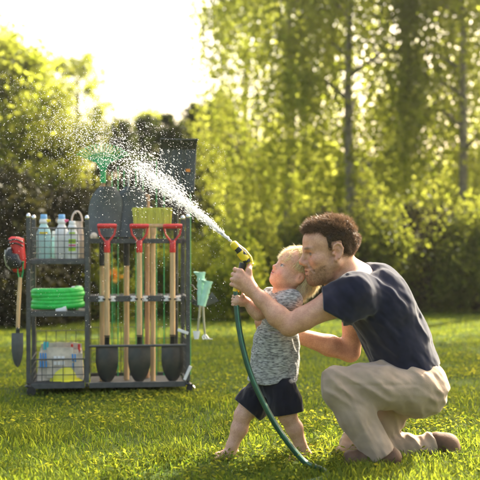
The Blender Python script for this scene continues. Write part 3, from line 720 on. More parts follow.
    for hp, kp, tt, near_ in ((hF, kF, .80, False), (hN, kN, .92, True)):
        a_ = kp - hp; a_ /= np.linalg.norm(a_); e = lerp(hp, kp, tt)
        d = (X - e[0]) * a_[0] + (Y - e[1]) * a_[1] + (Z - e[2]) * a_[2]
        dn = np.abs(X - (hN[0] + (Z - hN[2]) * (kN[0] - hN[0]) / (kN[2] - hN[2]))) + .5 * np.abs(Y - hN[1]); df = np.abs(X - (hF[0] + (Z - hF[2]) * (kF[0] - hF[0]) / (kF[2] - hF[2]))) + .5 * np.abs(Y - hF[1])
        reg = ((dn < df) if near_ else (dn >= df)) & (Z < hp[2])
        s.F[...] = np.where(reg, np.maximum(s.F, d.astype(np.float32)), s.F)
    sdf_obj('shorts', s, M['black_cotton'], root, 2)
    # blond hair: bowl-shaped, longer at the nape
    hf = Field(H.o - .19, H.o + .19, .0038)
    hf.ell(H.p(-.016, 0, .034), np.array((.097, .081, .086)) * H.k, H.m, .01); hf.ell(H.p(-.058, 0, -.028), np.array((.050, .072, .055)) * H.k, H.m, .04 * H.k)
    X, Y, Z = hf._grid((slice(None),) * 3)
    co = lambda i: ((X - H.o[0]) * H.m[0, i] + (Y - H.o[1]) * H.m[1, i] + (Z - H.o[2]) * H.m[2, i]) / H.k
    f_, u_ = co(0), co(2); l_ = np.abs(co(1))
    hl = np.where(f_ > .050, .024 + .006 * np.sin(co(1) * 160), np.where(f_ > .012, -.004 + (f_ - .012) * .72, np.where(f_ > -.030, .000, -.085)))
    hf.F = np.maximum(hf.F, ((hl - u_) * H.k).astype(np.float32) * .8) + (.0045 * H.k * np.exp(-np.clip(u_ - hl, 0, 1) / .014)).astype(np.float32)
    hf.F += (.0050 * wob(X, Y, Z, 90, 51) + .002 * wob(X, Y, Z, 210, 52)).astype(np.float32)
    hV, hQ = hf.mesh(); hV = relax(hV, hQ, 1); hN_ = vnormals(hV, hQ); L = H.loc(hV)
    r = np.random.default_rng(9); outer = np.nonzero(np.linalg.norm((L - [-.02, 0, .025]) / [.102, .085, .095], axis=1) > .88)[0]; pick = r.choice(outer, 30000)
    rad = L[pick] - np.array([-.030, 0, .115]); rad /= np.linalg.norm(rad, axis=1, keepdims=True) + 1e-6     # combed away from the crown
    nl = hN_[pick]; fl = rad @ H.m.T; fl = fl - nl * (fl * nl).sum(1)[:, None] * .85
    dirs = fl + nl * .12 + .5 * np.stack([wob(hV[pick, 0], hV[pick, 1], hV[pick, 2], 80, q_) for q_ in (14, 15, 16)], 1)
    tint = (.92, .76, .48)
    cap = (hV, hQ, np.tile((.70, .53, .29), (len(hV), 1)))
    st = strands('s', hV[pick], dirs, np.where(L[pick][:, 0] < -.035, .040, np.where(L[pick][:, 2] < .03, .014, .030)), .0013, tint, None, None, 6, .16, .12)
    hair_obj('hair', [cap, st], M['hair'], root)
    return root
boy = build_boy()
# ------------------------------------------------------------------ the wheeled rack of garden tools
P0 = Vector((-.869, 7.12, 0)); YAW = .1214
RM = Matrix.Translation(P0) @ Matrix.Rotation(YAW, 4, 'Z'); RI = RM.inverted()
def pr(x, y, v=0.):
    """photo pixel on the rack's plane at depth v -> rack coordinates (u along the front, v back, z up)"""
    o = RI @ Vector((0, 0, CAM_H)); d = RI.to_3x3() @ Vector(((x - 240) / F_PX, 1, -(y - 240) / F_PX))
    return o + d * ((v - o.y) / d.y)
U = lambda x, v=0.: pr(x, 300, v).x
ZZ = lambda y, v=0.: pr(108, y, v).z
D = .5                                                   # depth of the rack
rack = thing('tool_rack', 'dark grey steel tool rack on casters with wire baskets, full of garden tools', 'tool rack', mw=RM)
u0, u1, u2 = U(28.5), U(87), U(188)
vt, zt = .02, ZZ(218)
st = M['steel']
for (u, v, top) in ((u0, 0, zt), (u0, D, zt), (u1, 0, zt - .012), (u1, D, zt), (u2, 0, zt), (u2, D, zt)):
    b = MB(); b.box((u, v, (.085 + top) / 2), (.028, .028, top - .085)); b.build('post', st, rack, None, .003)
    c = MB(); c.lathe([(.004, 0), (.013, .003), (.015, .014), (.010, .026), (.003, .030)], (u, v, top), 12); c.build('post_cap', M['chrome'], rack, 40)
def rail(name, a, b, h, w=.018, m=st):
    a = Vector(a); b = Vector(b); q = MB(); dv = b - a; L = dv.length
    if abs(dv.x) > abs(dv.y): q.box((a + b) / 2, (L, w, h))
    else: q.box((a + b) / 2, (w, L, h))
    return q.build(name, st if m is None else m, rack, None, .002)
e = .0142
zb, zh, zs, ztop, zm, zl = ZZ(262), ZZ(313.5), ZZ(385), ZZ(241), ZZ(299.5), ZZ(346)
for v in (0, D):
    rail('rail', (u0 + e, v, zb), (u1 - e, v, zb), .026); rail('rail', (u0 + e, v, zh), (u1 - e, v, zh), .034); rail('rail', (u0 + e, v, zs), (u1 - e, v, zs), .034)
    rail('rail', (u1 + e, v, zs), (u2 - e, v, zs), .036)
for u in (u0, u1, u2):
    for z in ((zb, zh, zs) if u != u2 else (ztop, zm, zs)): rail('side_rail', (u, e, z), (u, D - e, z), .024)
for z, h in ((ztop, .032), (zm, .040)):
    rail('rail', (u1 + e, .1, z), (u2 - e, .1, z), h); rail('rail', (u1 + e, D, z), (u2 - e, D, z), .02)
q = MB(); q.tube([(u1 + e, -.004, zl), (u2 - e, -.004, zl)], .0085, 10); q.build('front_bar', st, rack, 40)
for (ua, ub) in ((u0, u1), (u1, u2)):
    q = MB(); q.box(((ua + ub) / 2, D / 2, zs - .004), (ub - ua - .036, D - .03, .005)); q.build('bottom_tray', M['tray'], rack, None, .001)
q = MB(); q.box(((u0 + u1) / 2, D / 2, zh + .004), (u1 - u0 - .036, D - .03, .005)); q.build('hose_shelf', M['tray'], rack, None, .001)
def grid(q, o, a, na, b, nb, r=.0024):
    """wire grid: o corner, a and b edge vectors"""
    o, a, b = Vector(o), Vector(a), Vector(b)
    for i in range(na + 1): q.tube([o + a * i / na, o + a * i / na + b], r, 5)
    for j in range(nb + 1): q.tube([o + b * j / nb, o + b * j / nb + a], r, 5)
def basket(z0, z1f, z1b, nf=8, nz=5, r=.0026):
    q = MB(); W = u1 - u0 - .036; ua = u0 + .018
    grid(q, (ua, .006, z0), (W, 0, 0), nf, (0, 0, z1f - z0), nz, r); grid(q, (ua, D - .006, z0), (W, 0, 0), nf, (0, 0, z1b - z0), nz + 1, r)
    for u in (ua, ua + W):
        grid(q, (u, .012, z0), (0, D - .024, 0), 8, (0, 0, z1f - z0), nz, r)
    grid(q, (ua, .012, z0 + .004), (W, 0, 0), 8, (0, D - .024, 0), 8, r)
    q.tube([(ua, .006, z1f + .002), (ua + W, .006, z1f + .002)], r * 1.7, 6)
    return q.build('wire_basket', st, rack, 40)
basket(zb + .014, ZZ(228.5), ZZ(228.5), 8, 5); basket(zs + .02, ZZ(359), ZZ(330, D), 5, 3)
for z in (ztop, zm):                                     # wire shelves behind the two bars
    q = MB(); grid(q, (u1 + .02, .112, z + .004), (u2 - u1 - .04, 0, 0), 14, (0, D - .125, 0), 4, .0024); q.build('wire_shelf', st, rack, 40)
q = MB(); grid(q, (u1 + .02, D - .008, zs + .02), (u2 - u1 - .04, 0, 0), 12, (0, 0, ZZ(330, D) - zs), 4, .0024); q.build('back_grid', st, rack, 40)
q = MB(); grid(q, (u2, .02, zs + .02), (0, D - .04, 0), 8, (0, 0, .26), 5, .0024); q.build('side_grid', st, rack, 40)
q = MB(); grid(q, (u0, .02, zh + .02), (0, D - .04, 0), 8, (0, 0, .24), 5, .0024); q.build('side_grid', st, rack, 40)
cu = [U(107), U(139.5), U(173)]
for u in cu:                                             # spring clips that hold the three handles
    q = MB()
    for s_ in (-1, 1):
        q.box((u + s_ * .034, .076, zm), (.030, .020, .034), taper=.72); q.box((u + s_ * .050, .0765, zm + .012), (.014, .012, .012)); q.box((u + s_ * .050, .0765, zm - .012), (.014, .012, .012))
    q.box((u, .0845, zm), (.075, .010, .020)); cl = q.build('tool_clip', M['white'], rack, None, .002)
    q = MB(); q.tube([(u - .026, .078, zm), (u - .022, .04, zm), (u - .012, .032, zm)], .006, 6); q.tube([(u + .026, .078, zm), (u + .022, .04, zm), (u + .012, .032, zm)], .006, 6)
    q.tube([(u - .026, .072, zm), (u + .026, .072, zm)], .005, 6); q.build('clip_jaw', M['black_plastic'], cl, 40)
def caster(u, v):
    q = MB(); q.lathe([(.009, .070), (.009, .088)], (u, v, 0), 12); q.lathe([(.020, .060), (.024, .066), (.020, .074), (.008, .076)], (u, v, 0), 16)
    for s_ in (-1, 1): q.box((u + .012, v + s_ * .0155, .045), (.034, .004, .044), Matrix.Rotation(.3, 3, 'Y'))
    c = q.build('caster', M['black_plastic'], rack, 40)
    q = MB(); q.lathe([(.010, -.011), (.027, -.0115), (.0305, -.006), (.0305, .006), (.027, .0115), (.010, .011)], (u + .018, v, .0312), 24, Matrix.Rotation(R(90), 3, 'X'))
    q.build('wheel', M['chrome'] if u == u2 else M['black_plastic'], c, 30)
for u in (u0, u2):
    for v in (0, D): caster(u, v)
def hook(u, v, z, dx):
    q = MB(); q.tube([(u, v, z + .03), (u + dx * .25, v - .004, z + .028), (u + dx * .5, v - .004, z + .004), (u + dx, v - .004, z - .004), (u + dx * 1.2, v - .004, z + .016)], .0038, 6); q.build('metal_hook', M['black_metal'], rack, 40)
hook(u2 + .017, -.004, ZZ(290), .055); hook(u0 - .017, -.004, ZZ(262), -.045); hook(u0 - .017, -.004, ZZ(240), -.05); hook(u2 + .017, -.004, ZZ(300), .035); hook(u0 - .017, .3, ZZ(262), -.045)
# the white plates clipped to the right side
for (x, y, rot, L) in ((183, 331.5, .35, .075), (187.5, 373, -1.15, .10)):
    q = MB(); c = pr(x, y, -.02); q.box(c, (L, .006, .020), Matrix.Rotation(rot, 3, 'Y')); q.tube([c + Vector((0, .003, 0)), c + Vector((0, .03, 0))], .004, 6)
    q.build('side_bracket', M['white'], rack, None, .002)

def rthing(name, label, cat, u, v, z, group=None, rot=None):
    return thing(name, label, cat, mw=RM @ Matrix.Translation((u, v, z)) @ (rot.to_4x4() if rot else Matrix()), group=group)
# three D-handled spades (origin at the blade tip)
def spade_blade(q, w, z0, z1, dish=.02, th=.004, y=0.):
    rows = []; n = 14
    for i in range(n + 1):
        t = i / n; z = z0 + (z1 - z0) * t
        hw = w / 2 * max(.03, min(1, (math.sin(min(t / .66, 1) * math.pi / 2)) ** .52)) * (1 - .05 * max(0, t - .6))
        rows.append([(x * hw, y + dish * (1 - x * x) - .012 * math.sin(t * 3.0), z) for x in np.linspace(-1, 1, 11)])
    q.sheet(rows, th)
HS = ZZ(225) - ZZ(383.5)
sp_l = ['red handled spade clipped to the rack, nearest the wire baskets', 'red handled spade standing in the rack between two other red handled spades', 'red handled spade clipped to the rack beside the right end post']
def make_spade(u, label):
    t = rthing('garden_spade', label, 'spade', u, .052, ZZ(383.5, .05), 'red handled spades')
    q = MB(); spade_blade(q, .148, 0, .245, -.022); q.tube([(0, -.010, .06), (0, -.016, .16), (0, -.008, .245)], [.005, .012, .016], 8); q.build('blade', M['black_metal'], t, 50)
    q = MB(); q.lathe([(.0165, 0), (.0175, .01), (.0165, .075), (.019, .078), (.019, .085)], (0, -.004, .235), 14); q.build('socket', M['black_plastic'], t, 40)
    q = MB(); q.tube([(0, -.004, .31), (0, -.004, .60), (0, -.004, HS - .155)], [.0178, .0178, .0168], 16); q.build('shaft', M['wood'], t, 40)
    q = MB(); q.lathe([(.0195, 0), (.0205, .004), (.0195, .075), (.017, .08)], (0, -.004, HS - .175), 14); q.build('collar', M['red'], t, 40)
    q = MB()
    for s_ in (-1, 1): q.tube([(s_ * .012, -.004, HS - .10), (s_ * .022, -.004, HS - .088), (s_ * .048, -.004, HS - .055), (s_ * .056, -.004, HS - .012)], .0062, 8)
    q.build('yoke', M['red'], t, 40)
    q = MB(); q.tube([(-.064, -.004, HS), (-.05, -.004, HS), (.05, -.004, HS), (.064, -.004, HS)], [.013, .016, .016, .013], 14, True); q.build('grip', M['red'], t, 40)
    return t
s0 = make_spade(cu[0], sp_l[0])
for u, lb in zip(cu[1:], sp_l[1:]):
    c = copy_thing(s0); c.matrix_world = RM @ Matrix.Translation((u, .052, ZZ(383.5, .05))); c['label'] = lb
# two black shovels, blades up
def shovel(xb, xh, label, v, flip):
    u = U(xh, v); zf = ZZ(377, v)
    t = rthing('shovel', label, 'shovel', u, v, zs + .002, 'black shovels standing blade up')
    hb, hm = ZZ(236, v) - zs, ZZ(187, v) - zs
    q = MB(); du = U(xb, v) - u; rows = []; n = 14
    for i in range(n + 1):
        k = i / n; z = hb - .01 + (hm - hb + .01) * k
        hw = .112 * (1 - .55 * max(0, (k - .45) / .55) ** 3.2) * (.90 + .10 * min(1, k / .2))
        sh = du * min(1, k * 1.4) + flip * .030 * k
        rows.append([(sh + x * hw, -.02 - .035 * (1 - x * x) + .035 * math.sin(k * 2.2), z) for x in np.linspace(-1, 1, 11)])
    q.sheet(rows, .005); q.build('blade', M['green_black'], t, 55)
    q = MB(); q.tube([(0, 0, ZZ(266, v) - zs), (0, 0, hb + .02), (du * .4, -.012, hb + .12)], [.021, .021, .008], 14); q.build('socket', M['black_plastic'], t, 40)
    q = MB(); q.tube([(0, 0, 0), (0, 0, ZZ(265, v) - zs)], .018, 14); q.build('shaft', M['wood'], t, 40)
shovel(103, 102.3, 'black shovel held blade up behind the leftmost red handled spade', .20, 1)
shovel(128, 126.5, 'black shovel held blade up just left of the yellow broom', .24, 1)
# snow shovel
v = .30; u = U(176, v); t = rthing('snow_shovel', 'big dark plastic snow shovel with ribbed scoop rising above the rack', 'snow shovel', u, v, zs + .002)
hb, hm = ZZ(192, v) - zs, ZZ(137, v) - zs; q = MB(); rows = []; W = (U(195, v) - U(158, v)) / 2
for i in range(15):
    k = i / 14; z = hb + (hm - hb) * k - .02 * (k > .93); curl = -.10 * max(0, k - .80) / .2
    rows.append([(.004 + x * W * (.94 + .06 * k) + .012 * k, curl - .03 * x * x + .012 * (math.cos(x * 17) if abs(x) < .62 and k < .72 else 0) * (1 - k), z) for x in np.linspace(-1, 1, 41)])
q.sheet(rows, .006); q.build('scoop', M['green_black'], t, 40)
q = MB(); q.tube([(0, .02, 0), (0, .02, hb + .03), (0, .012, hb + .16)], [.017, .017, .013], 12); q.build('shaft', M['black_metal'], t, 40)
q = MB(); q.box((U(187.5, v) - u, -.045, ZZ(170.5, v) - zs), (.030, .006, .020)); q.build('price_tag', M['orange'], t, None, .001)
q = MB(); q.tube([(-.09, -.02, hb), (-.05, 0, hb - .02), (.05, 0, hb - .02), (W, -.02, hb)], .006, 6); q.build('scoop_edge', M['black_plastic'], t, 40)
# leaf rake
v = .38; u = U(103, v); t = rthing('leaf_rake', 'green fan leaf rake standing upside down above the black shovels', 'rake', u, v, zs + .002)
zr = ZZ(166, v) - zs; q = MB()
for i in range(17):
    a = R(-58 + 116 * i / 16); L = .205; pt = lambda r_: (math.sin(a) * r_, -.012, zr + math.cos(a) * r_ * .72)
    e1 = pt(L); q.tube([pt(.02), pt(.10), pt(.17), (e1[0], e1[1] - .006, e1[2]), (e1[0] * 1.02, e1[1] - .035, e1[2] - .012)], [.0055, .005, .0046, .0042, .003], 5)
arc = [(math.sin(R(a)) * .118, -.012, zr + math.cos(R(a)) * .118 * .72) for a in range(-58, 59, 8)]; q.tube(arc, .0042, 6); q.build('tines', M['rake_green'], t, 40)
q = MB(); q.sheet([[(x * (.010 + .034 * k), -.012, zr - .055 + .075 * k) for x in np.linspace(-1, 1, 7)] for k in np.linspace(0, 1, 7)], .012); q.tube([(0, 0, zr - .12), (0, 0, zr - .04)], .019, 12); q.build('hub', M['rake_green'], t, 40)
q = MB(); q.tube([(0, 0, 0), (0, 0, zr - .005)], .0135, 12); q.build('shaft', M['wood2'], t, 40)
# broom
v = .16; u = U(153, v); t = rthing('broom', 'yellow bristle broom standing head up behind the red handles', 'broom', u, v, zs + .002)
zb_ = ZZ(224, v) - zs; zt_ = ZZ(208.5, v) - zs; rng = random.Random(3); q = MB()
ua, ub = U(133, v) - u, U(172, v) - u
q.box(((ua + ub) / 2, 0, (zb_ + zt_) / 2 - .004), (ub - ua - .018, .034, zt_ - zb_ - .016))
for i in range(900):
    x = rng.uniform(ua + .006, ub - .006); y = rng.uniform(-.022, .022); x2 = x + rng.gauss(0, .004) + (x - (ua + ub) / 2) * .05
    q.tube([(x, y, zb_), (x2, y * 1.1, zt_ + rng.gauss(0, .003))], .0016, 3, False)
q.build('bristles', M['yellow_bristle'], t)
q = MB(); q.box(((ua + ub) / 2, 0, zb_ - .011), ((ub - ua) * .96, .046, .022)); q.build('head_block', M['wood'], t, None, .004)
q = MB(); q.lathe([(.019, 0), (.023, .02), (.023, .05)], (0, 0, zb_ - .075), 12); q.build('socket', M['wood'], t, 40)
q = MB(); q.tube([(0, 0, 0), (0, 0, zb_ - .03)], .0165, 14); q.build('shaft', M['wood'], t, 40)
# loose pole, hoe, plant stakes
v = .33; t0 = rthing('wooden_pole', 'reddish wooden pole with blunt top standing behind the broom', 'pole', U(147.3, v), v, zs + .002)
q = MB(); q.tube([(0, 0, 0), (0, 0, ZZ(194.5, v) - zs - .004), (0, 0, ZZ(194.5, v) - zs)], [.0165, .0165, .013], 14); o = q.build('shaft', M['wood2'], t0, 40)
v = .42; u = U(141, v); t = rthing('garden_hoe', 'grey oval hoe head on a thin shaft left of the snow shovel', 'hoe', u, v, zs + .002)
zz = ZZ(158, v) - zs; q = MB(); q.tube([(0, 0, 0), (0, 0, zz - .03), (.012, 0, zz)], [.011, .010, .006], 10); q.build('shaft', M['black_metal'], t, 40)
q = MB(); c = U(149, v) - u; q.sheet([[(c + x * .060 * math.sqrt(max(.02, 1 - k * k)), -.03 * k, zz + .008 + k * .018 - x * .010 * 1.4) for x in np.linspace(-1, 1, 11)] for k in np.linspace(-1, 1, 9)], .004); q.build('blade', M['steel_light'], t, 50)
v = .40; t = rthing('cultivator', 'thin bare steel rod rising between the two black shovels', 'steel rod', U(128, v), v, zs + .002)
q = MB(); q.tube([(0, 0, 0), (0, 0, ZZ(200, v) - zs), (.010, 0, ZZ(172, v) - zs)], [.009, .008, .006], 10); q.build('shaft', M['steel_light'], t, 40)
v = .44
for i, (x, y) in enumerate(((112, 172), (118, 166), (124, 170), (136, 163), (143, 170), (156.5, 160), (164, 166), (190.5, 168))):
    q = MB(); q.tube([(0, 0, 0), (0, 0, ZZ(y, v) - zs - .01), (0, 0, ZZ(y, v) - zs)], [.0036, .0036, .001], 6)
    o = q.build('garden_stake', M['rake_green'], None, 40); o.matrix_world = RM @ Matrix.Translation((U(x, v), v + .012 * (i % 2), zs + .002))
    tag(o, 'thin green plant stake standing at the back of the tool rack', 'plant stake', 'green plant stakes')
# basket goods
zf = zb + .022
def bottle(x0, x1, ytop, body, cap, label, cat, name='spray_bottle', v=.10, spout=None, wrap=None):
    u = (U(x0, v) + U(x1, v)) / 2; w = (U(x1, v) - U(x0, v)) / 2; H_ = ZZ(ytop, v) - zf
    t = rthing(name, label, cat, u, v, zf)
    q = MB(); q.lathe([(w * .9, 0), (w, .008), (w, H_ * .55), (w * .88, H_ * .64), (w * .52, H_ * .75), (w * .40, H_ * .80)], (0, 0, 0), 22, None, (1, .62)); q.build('body', body, t, 50)
    q = MB(); q.lathe([(w * .50, 0), (w * .62, .008), (w * .60, H_ * .06), (w * .50, H_ * .105)], (0, 0, H_ * .79), 16, None, (1, .75)); q.build('collar', M['white'], t, 50)
    q = MB(); q.lathe([(w * .44, 0), (w * .48, .004), (w * .44, H_ * .10), (w * .40, H_ * .115)], (0, 0, H_ * .885), 16, None, (1, .8)); q.build('cap', cap, t, 50)
    if spout:
        q = MB(); q.box((w * .70, -.004, H_ * .86), (.022, .018, .014)); q.box((w * .25, -.004, H_ * .85), (w * .9, .022, .020)); q.build('nozzle', spout, t, None, .003)
    if wrap:
        for k, (m_, za, zb2, f) in enumerate(wrap):
            q = MB(); rows = [[(math.sin(a) * w * f * 1.015, -math.cos(a) * w * .62 * 1.04, H_ * z) for a in np.linspace(-.75, .75, 9)] for z in (za, zb2)]; q.sheet(rows, .002); q.build('label', m_, t, 50)
    return t
bottle(36.5, 51, 214.5, M['mint_bottle'], M['blue_cap'], 'mint spray bottle with blue cap and yellow nozzle in the top basket', 'spray bottle', spout=M['yellow'], wrap=[(M['yellow'], .56, .60, .8)])
bottle(54.5, 69, 214.5, M['white_bottle'], M['blue_cap'], 'white spray bottle with blue cap and pink nozzle in the top basket', 'spray bottle', spout=M['pink'])
bottle(65, 79.5, 221, M['white_bottle'], M['white'], 'white bottle with lime and pink label in the top basket', 'bottle', 'bottle', .045, None, [(M['lime'], .40, .52, .8), (M['pink'], .33, .375, .8), (M['lime'], .20, .31, .8), (M['lime'], .66, .70, .6)])
bottle(50.5, 56.5, 231, M['mint_bottle'], M['white'], 'narrow pale mint bottle squeezed between two blue capped bottles', 'bottle', 'bottle', .2)
v = .24; u = U(77, v); t = rthing('watering_jug', 'beige plastic jug with arched handle at right of the top basket', 'jug', u, v, zf)
q = MB(); q.lathe([(.046, 0), (.050, .01), (.048, .14), (.040, .20), (.038, .245), (.041, .25)], (0, 0, 0), 22); q.build('body', M['beige'], t, 50)
q = MB(); zz = .245; q.tube([(.036 * math.cos(a), 0, zz + .072 * math.sin(a)) for a in np.linspace(0, math.pi, 13)], .0062, 8); q.build('handle', M['beige'], t, 40)
# ball on the wire shelf
v = .16; t = rthing('ball', 'small cream coloured ball on the top wire shelf beside the basket', 'ball', U(94, v), v, ztop + .006)
q = MB(); q.lathe([(.026 * math.sin(a), .026 - .026 * math.cos(a)) for a in np.linspace(.05, math.pi - .05, 14)], (0, 0, 0), 20); q.build('shell', M['cream'], t, 60)
# hose coil
v = .21; ua, ub = U(32.5, v), U(83, v); u = (ua + ub) / 2; rc = (ub - ua) / 2 - .014; t = rthing('hose_coil', 'coiled bright green garden hose on the middle shelf of the rack', 'hose', u, v, zh + .0075)
q = MB(); pts = []; turns = 5; hz = ZZ(286, v) - zh - .052
for i in range(turns * 40 + 1):
    a = 2 * math.pi * i / 40 + .6; k = i / (turns * 40); pts.append(((rc + .006 * math.sin(i * .05)) * math.cos(a), rc * .80 * math.sin(a), .0225 + hz * k))
q.tube(pts, .0225, 12)
pts2 = [(x * .76, y * .72, z) for (x, y, z) in pts[:150]]; q.tube(pts2, .0215, 8); q.build('coil', M['green_hose'], t, 60)
for (c, d_) in ((pts[-1], (math.cos(1.2), -.2, 0)), ((-.02 + U(64, 0) - u, -rc * .86, .012), (1, -.15, .12))):
    q = MB(); c = Vector(c); d_ = Vector(d_).normalized(); q.tube([c - d_ * .035, c - d_ * .02, c + d_ * .012, c + d_ * .014, c + d_ * .034], [.017, .019, .019, .023, .023], 12); q.build('connector', M['white'], t, 40)
# tool bag with its tools; hard hat
v = .16; ua, ub = U(38.5, v), U(83, v); u = (ua + ub) / 2; W = ub - ua; zf2 = zs + .026; t = rthing('tool_bag', 'beige canvas tool bag with blue tool grips in the bottom basket', 'tool bag', u, v, zf2)
hF_, hB = ZZ(347, v) - zf2, ZZ(341, .3) - zf2
q = MB()
def bagwall(y, h, w0, w1, lean):
    rows = [[(x * (w0 + (w1 - w0) * k) / 2, y + lean * k - .010 * math.cos(x * 4) * k + .006 * math.sin(x * 9 + k * 4), h * k * (1 - .05 * x * x)) for x in np.linspace(-1, 1, 17)] for k in np.linspace(0, 1, 9)]; q.sheet(rows, .010)
bagwall(-.09, hF_, W, W * .80, .02); bagwall(.11, hB, W, W * .92, -.01)
for s_ in (-1, 1):
    rows = [[(s_ * W / 2 * (1 - .1 * k) + .004 * math.sin(y_ * 40), y_ * (1 - .15 * k), hF_ * k * (.93 - .08 * math.cos(y_ * 16))) for y_ in np.linspace(-.09, .11, 7)] for k in np.linspace(0, 1, 7)]; q.sheet(rows, .009)
q.box((0, .01, .006), (W * .98, .2, .010)); bag = q.build('bag', M['canvas'], t, 60)
q = MB(); rows = [[(x * .085, -.104 - .012 * (1 - x * x), .02 + .20 * k) for x in np.linspace(-1, 1, 9)] for k in np.linspace(0, 1, 6)]; q.sheet(rows, .006); rows = [[(W * .34 + x * .045, -.10 - .012 * (1 - x * x), .02 + .16 * k) for x in np.linspace(-1, 1, 9)] for k in np.linspace(0, 1, 6)]; q.sheet(rows, .006); q.build('pocket', M['canvas'], bag, 60)
for (x, y0_, y1_) in ((40.5, 353, 359), (43, 353, 359), (45.5, 353, 359), (40.3, 361, 367.5), (43, 361, 368), (46, 361, 367.5), (72.5, 354, 361), (75, 354, 362), (73, 363, 368)):
    q = MB(); a = pr(x, y0_, v - .115) - Vector((u, v, zf2)); b_ = pr(x + .4, y1_, v - .115) - Vector((u, v, zf2)); q.tube([a, b_], .0045, 8); q.build('tool_grip', M['blue'], t, 40)
for (x, m_) in ((44.5, 'cyan'), (47.5, 'cyan'), (72, 'red'), (79, 'red')):
    q = MB(); a = pr(x, 342 if m_ == 'cyan' else 344, v + .06) - Vector((u, v, zf2)); q.tube([a, a - Vector((0, 0, .09))], .008, 8); q.build('tool_grip', M[m_], t, 40)
q = MB()
for i in range(3):
    for j in range(2): q.box(pr(55.2 + i * 3.9, 358 + j * 5.2, v - .122) - Vector((u, v, zf2)), (.021, .004, .024))
q.build('label_patch', M['white'], bag, None, .001)
v = .085; u = U(65, v); t = rthing('hard_hat', 'yellow hard hat lying in front of the canvas tool bag', 'hard hat', u, v, zf2 - .004)
rw = (U(80, v) - U(49.5, v)) / 2; hh = ZZ(362.5, v) - zf2
q = MB(); q.lathe([(rw * 1.0, 0), (rw * .985, hh * .25), (rw * .90, hh * .52), (rw * .68, hh * .8), (rw * .36, hh * .955), (.004, hh)], (0, 0, 0), 28, None, (1, .66)); q.build('shell', M['hat_yellow'], t, 60)
q = MB(); q.lathe([(rw * .99, .004), (rw * 1.1, 0), (rw * 1.12, .004), (rw * 1.0, .010)], (.008, -.002, .0), 28, None, (1, .68)); q.build('brim', M['hat_yellow'], t, 60)
q = MB(); q.tube([(0, y_, hh * math.sqrt(max(0, 1 - (y_ / (rw * .66)) ** 2)) + .001) for y_ in np.linspace(-rw * .58, rw * .58, 11)], .007, 6); q.build('ridge', M['hat_yellow'], t, 40)
# left end: red and black pad, hand spade
v = -.03; c = pr(16, 254, v); t = rthing('knee_pad', 'red and black padded knee guard hung on the left rack post', 'knee pad', c.x, v, c.z)
k_ = .00665
def P2(x, y, d=0.): return ((x - 16) * k_, d, (254 - y) * k_)
def prism(outline, th, bul=0.):
    q = MB(); n = len(outline); ct = Vector((sum(p[0] for p in outline) / n, 0, sum(p[2] for p in outline) / n))
    vs = []; 
    for f_, y_ in ((1.0, .5), (1.0, -.3), (.86, -.5 - bul), (.5, -.62 - bul)):
        for p in outline: vs.append((ct.x + (p[0] - ct.x) * f_, p[1] + y_ * th, ct.z + (p[2] - ct.z) * f_))
    fs = [tuple(range(n))]
    for r_ in range(3):
        for i in range(n): fs.append((r_ * n + i, r_ * n + (i + 1) % n, (r_ + 1) * n + (i + 1) % n, (r_ + 1) * n + i))
    fs.append(tuple(3 * n + i for i in range(n))[::-1]); q.add(vs, fs); return q
prism([P2(*p) for p in ((9, 239), (12, 237), (18, 237.2), (23.5, 239), (24.5, 250), (25.5, 258), (25, 268), (19, 272.5), (14, 271.5), (12, 268), (12, 250))], .07).build('pad', M['red'], t, 50)
prism([P2(*p, -.012) for p in ((8.5, 248), (12, 247), (12.5, 252.5), (19.5, 254), (21, 259), (23.5, 262), (21, 268), (11, 268.5), (7.5, 265), (6.3, 258), (6.5, 252))], .075, .25).build('shell', M['black_plastic'], t, 50)
for dy in (0, 3.6):
    q = MB(); q.tube([P2(9 + s_, 241.5 + dy - 2.4 * math.sin(s_ / 14.5 * math.pi) + .10 * s_, -.048 - .01 * math.sin(s_ / 14.5 * math.pi)) for s_ in np.linspace(0, 14.5, 11)], .0052, 6); q.build('strap', M['black_plastic'], t, 40)
q = MB(); q.tube([P2(6.2, 250, -.03), P2(5.6, 257, -.035), P2(7, 265, -.03), P2(11, 269, -.03)], .004, 6); q.build('piping', M['steel_light'], t, 40)
v = -.05; zt2 = ZZ(366, v)
def hand_spade(x, v, label, depth_lean=0.):
    zt2 = ZZ(366, v); t = rthing('hand_spade', label, 'hand spade', U(x, v), v, zt2, 'long hand spades hung on the left end')
    Z = lambda y: ZZ(y, v) - zt2; l = U(22, v) - U(18, v)
    q = MB(); spade_blade(q, .074, 0, Z(332), -.012, .003); q.tube([(0, -.006, .10), (.002, -.004, Z(326))], [.004, .009], 8); q.build('blade', M['steel'], t, 50)
    q = MB(); q.tube([(.002, 0, Z(327)), (l * .35, 0, Z(300)), (l * .7, 0, Z(277))], [.0125, .013, .0115], 12); q.build('shaft', M['wood'], t, 40)
    q = MB(); q.lathe([(.013, 0), (.0135, .03)], (.002, 0, Z(333)), 10); q.build('socket', M['black_plastic'], t, 40)
    q = MB(); hx = l * .72
    for s_ in (-1, 1): q.tube([(hx + s_ * .006, 0, Z(279)), (hx + s_ * .016, 0, Z(272)), (hx + s_ * .017, 0, Z(263))], .0042, 6)
    q.build('yoke', M['rake_green'], t, 40); q = MB(); q.tube([(hx - .024, 0, Z(262)), (hx + .024, 0, Z(262))], .0065, 8); q.build('grip', M['rake_green'], t, 40)
hand_spade(17.5, -.07, 'narrow hand spade with green handle hanging under the red pad')
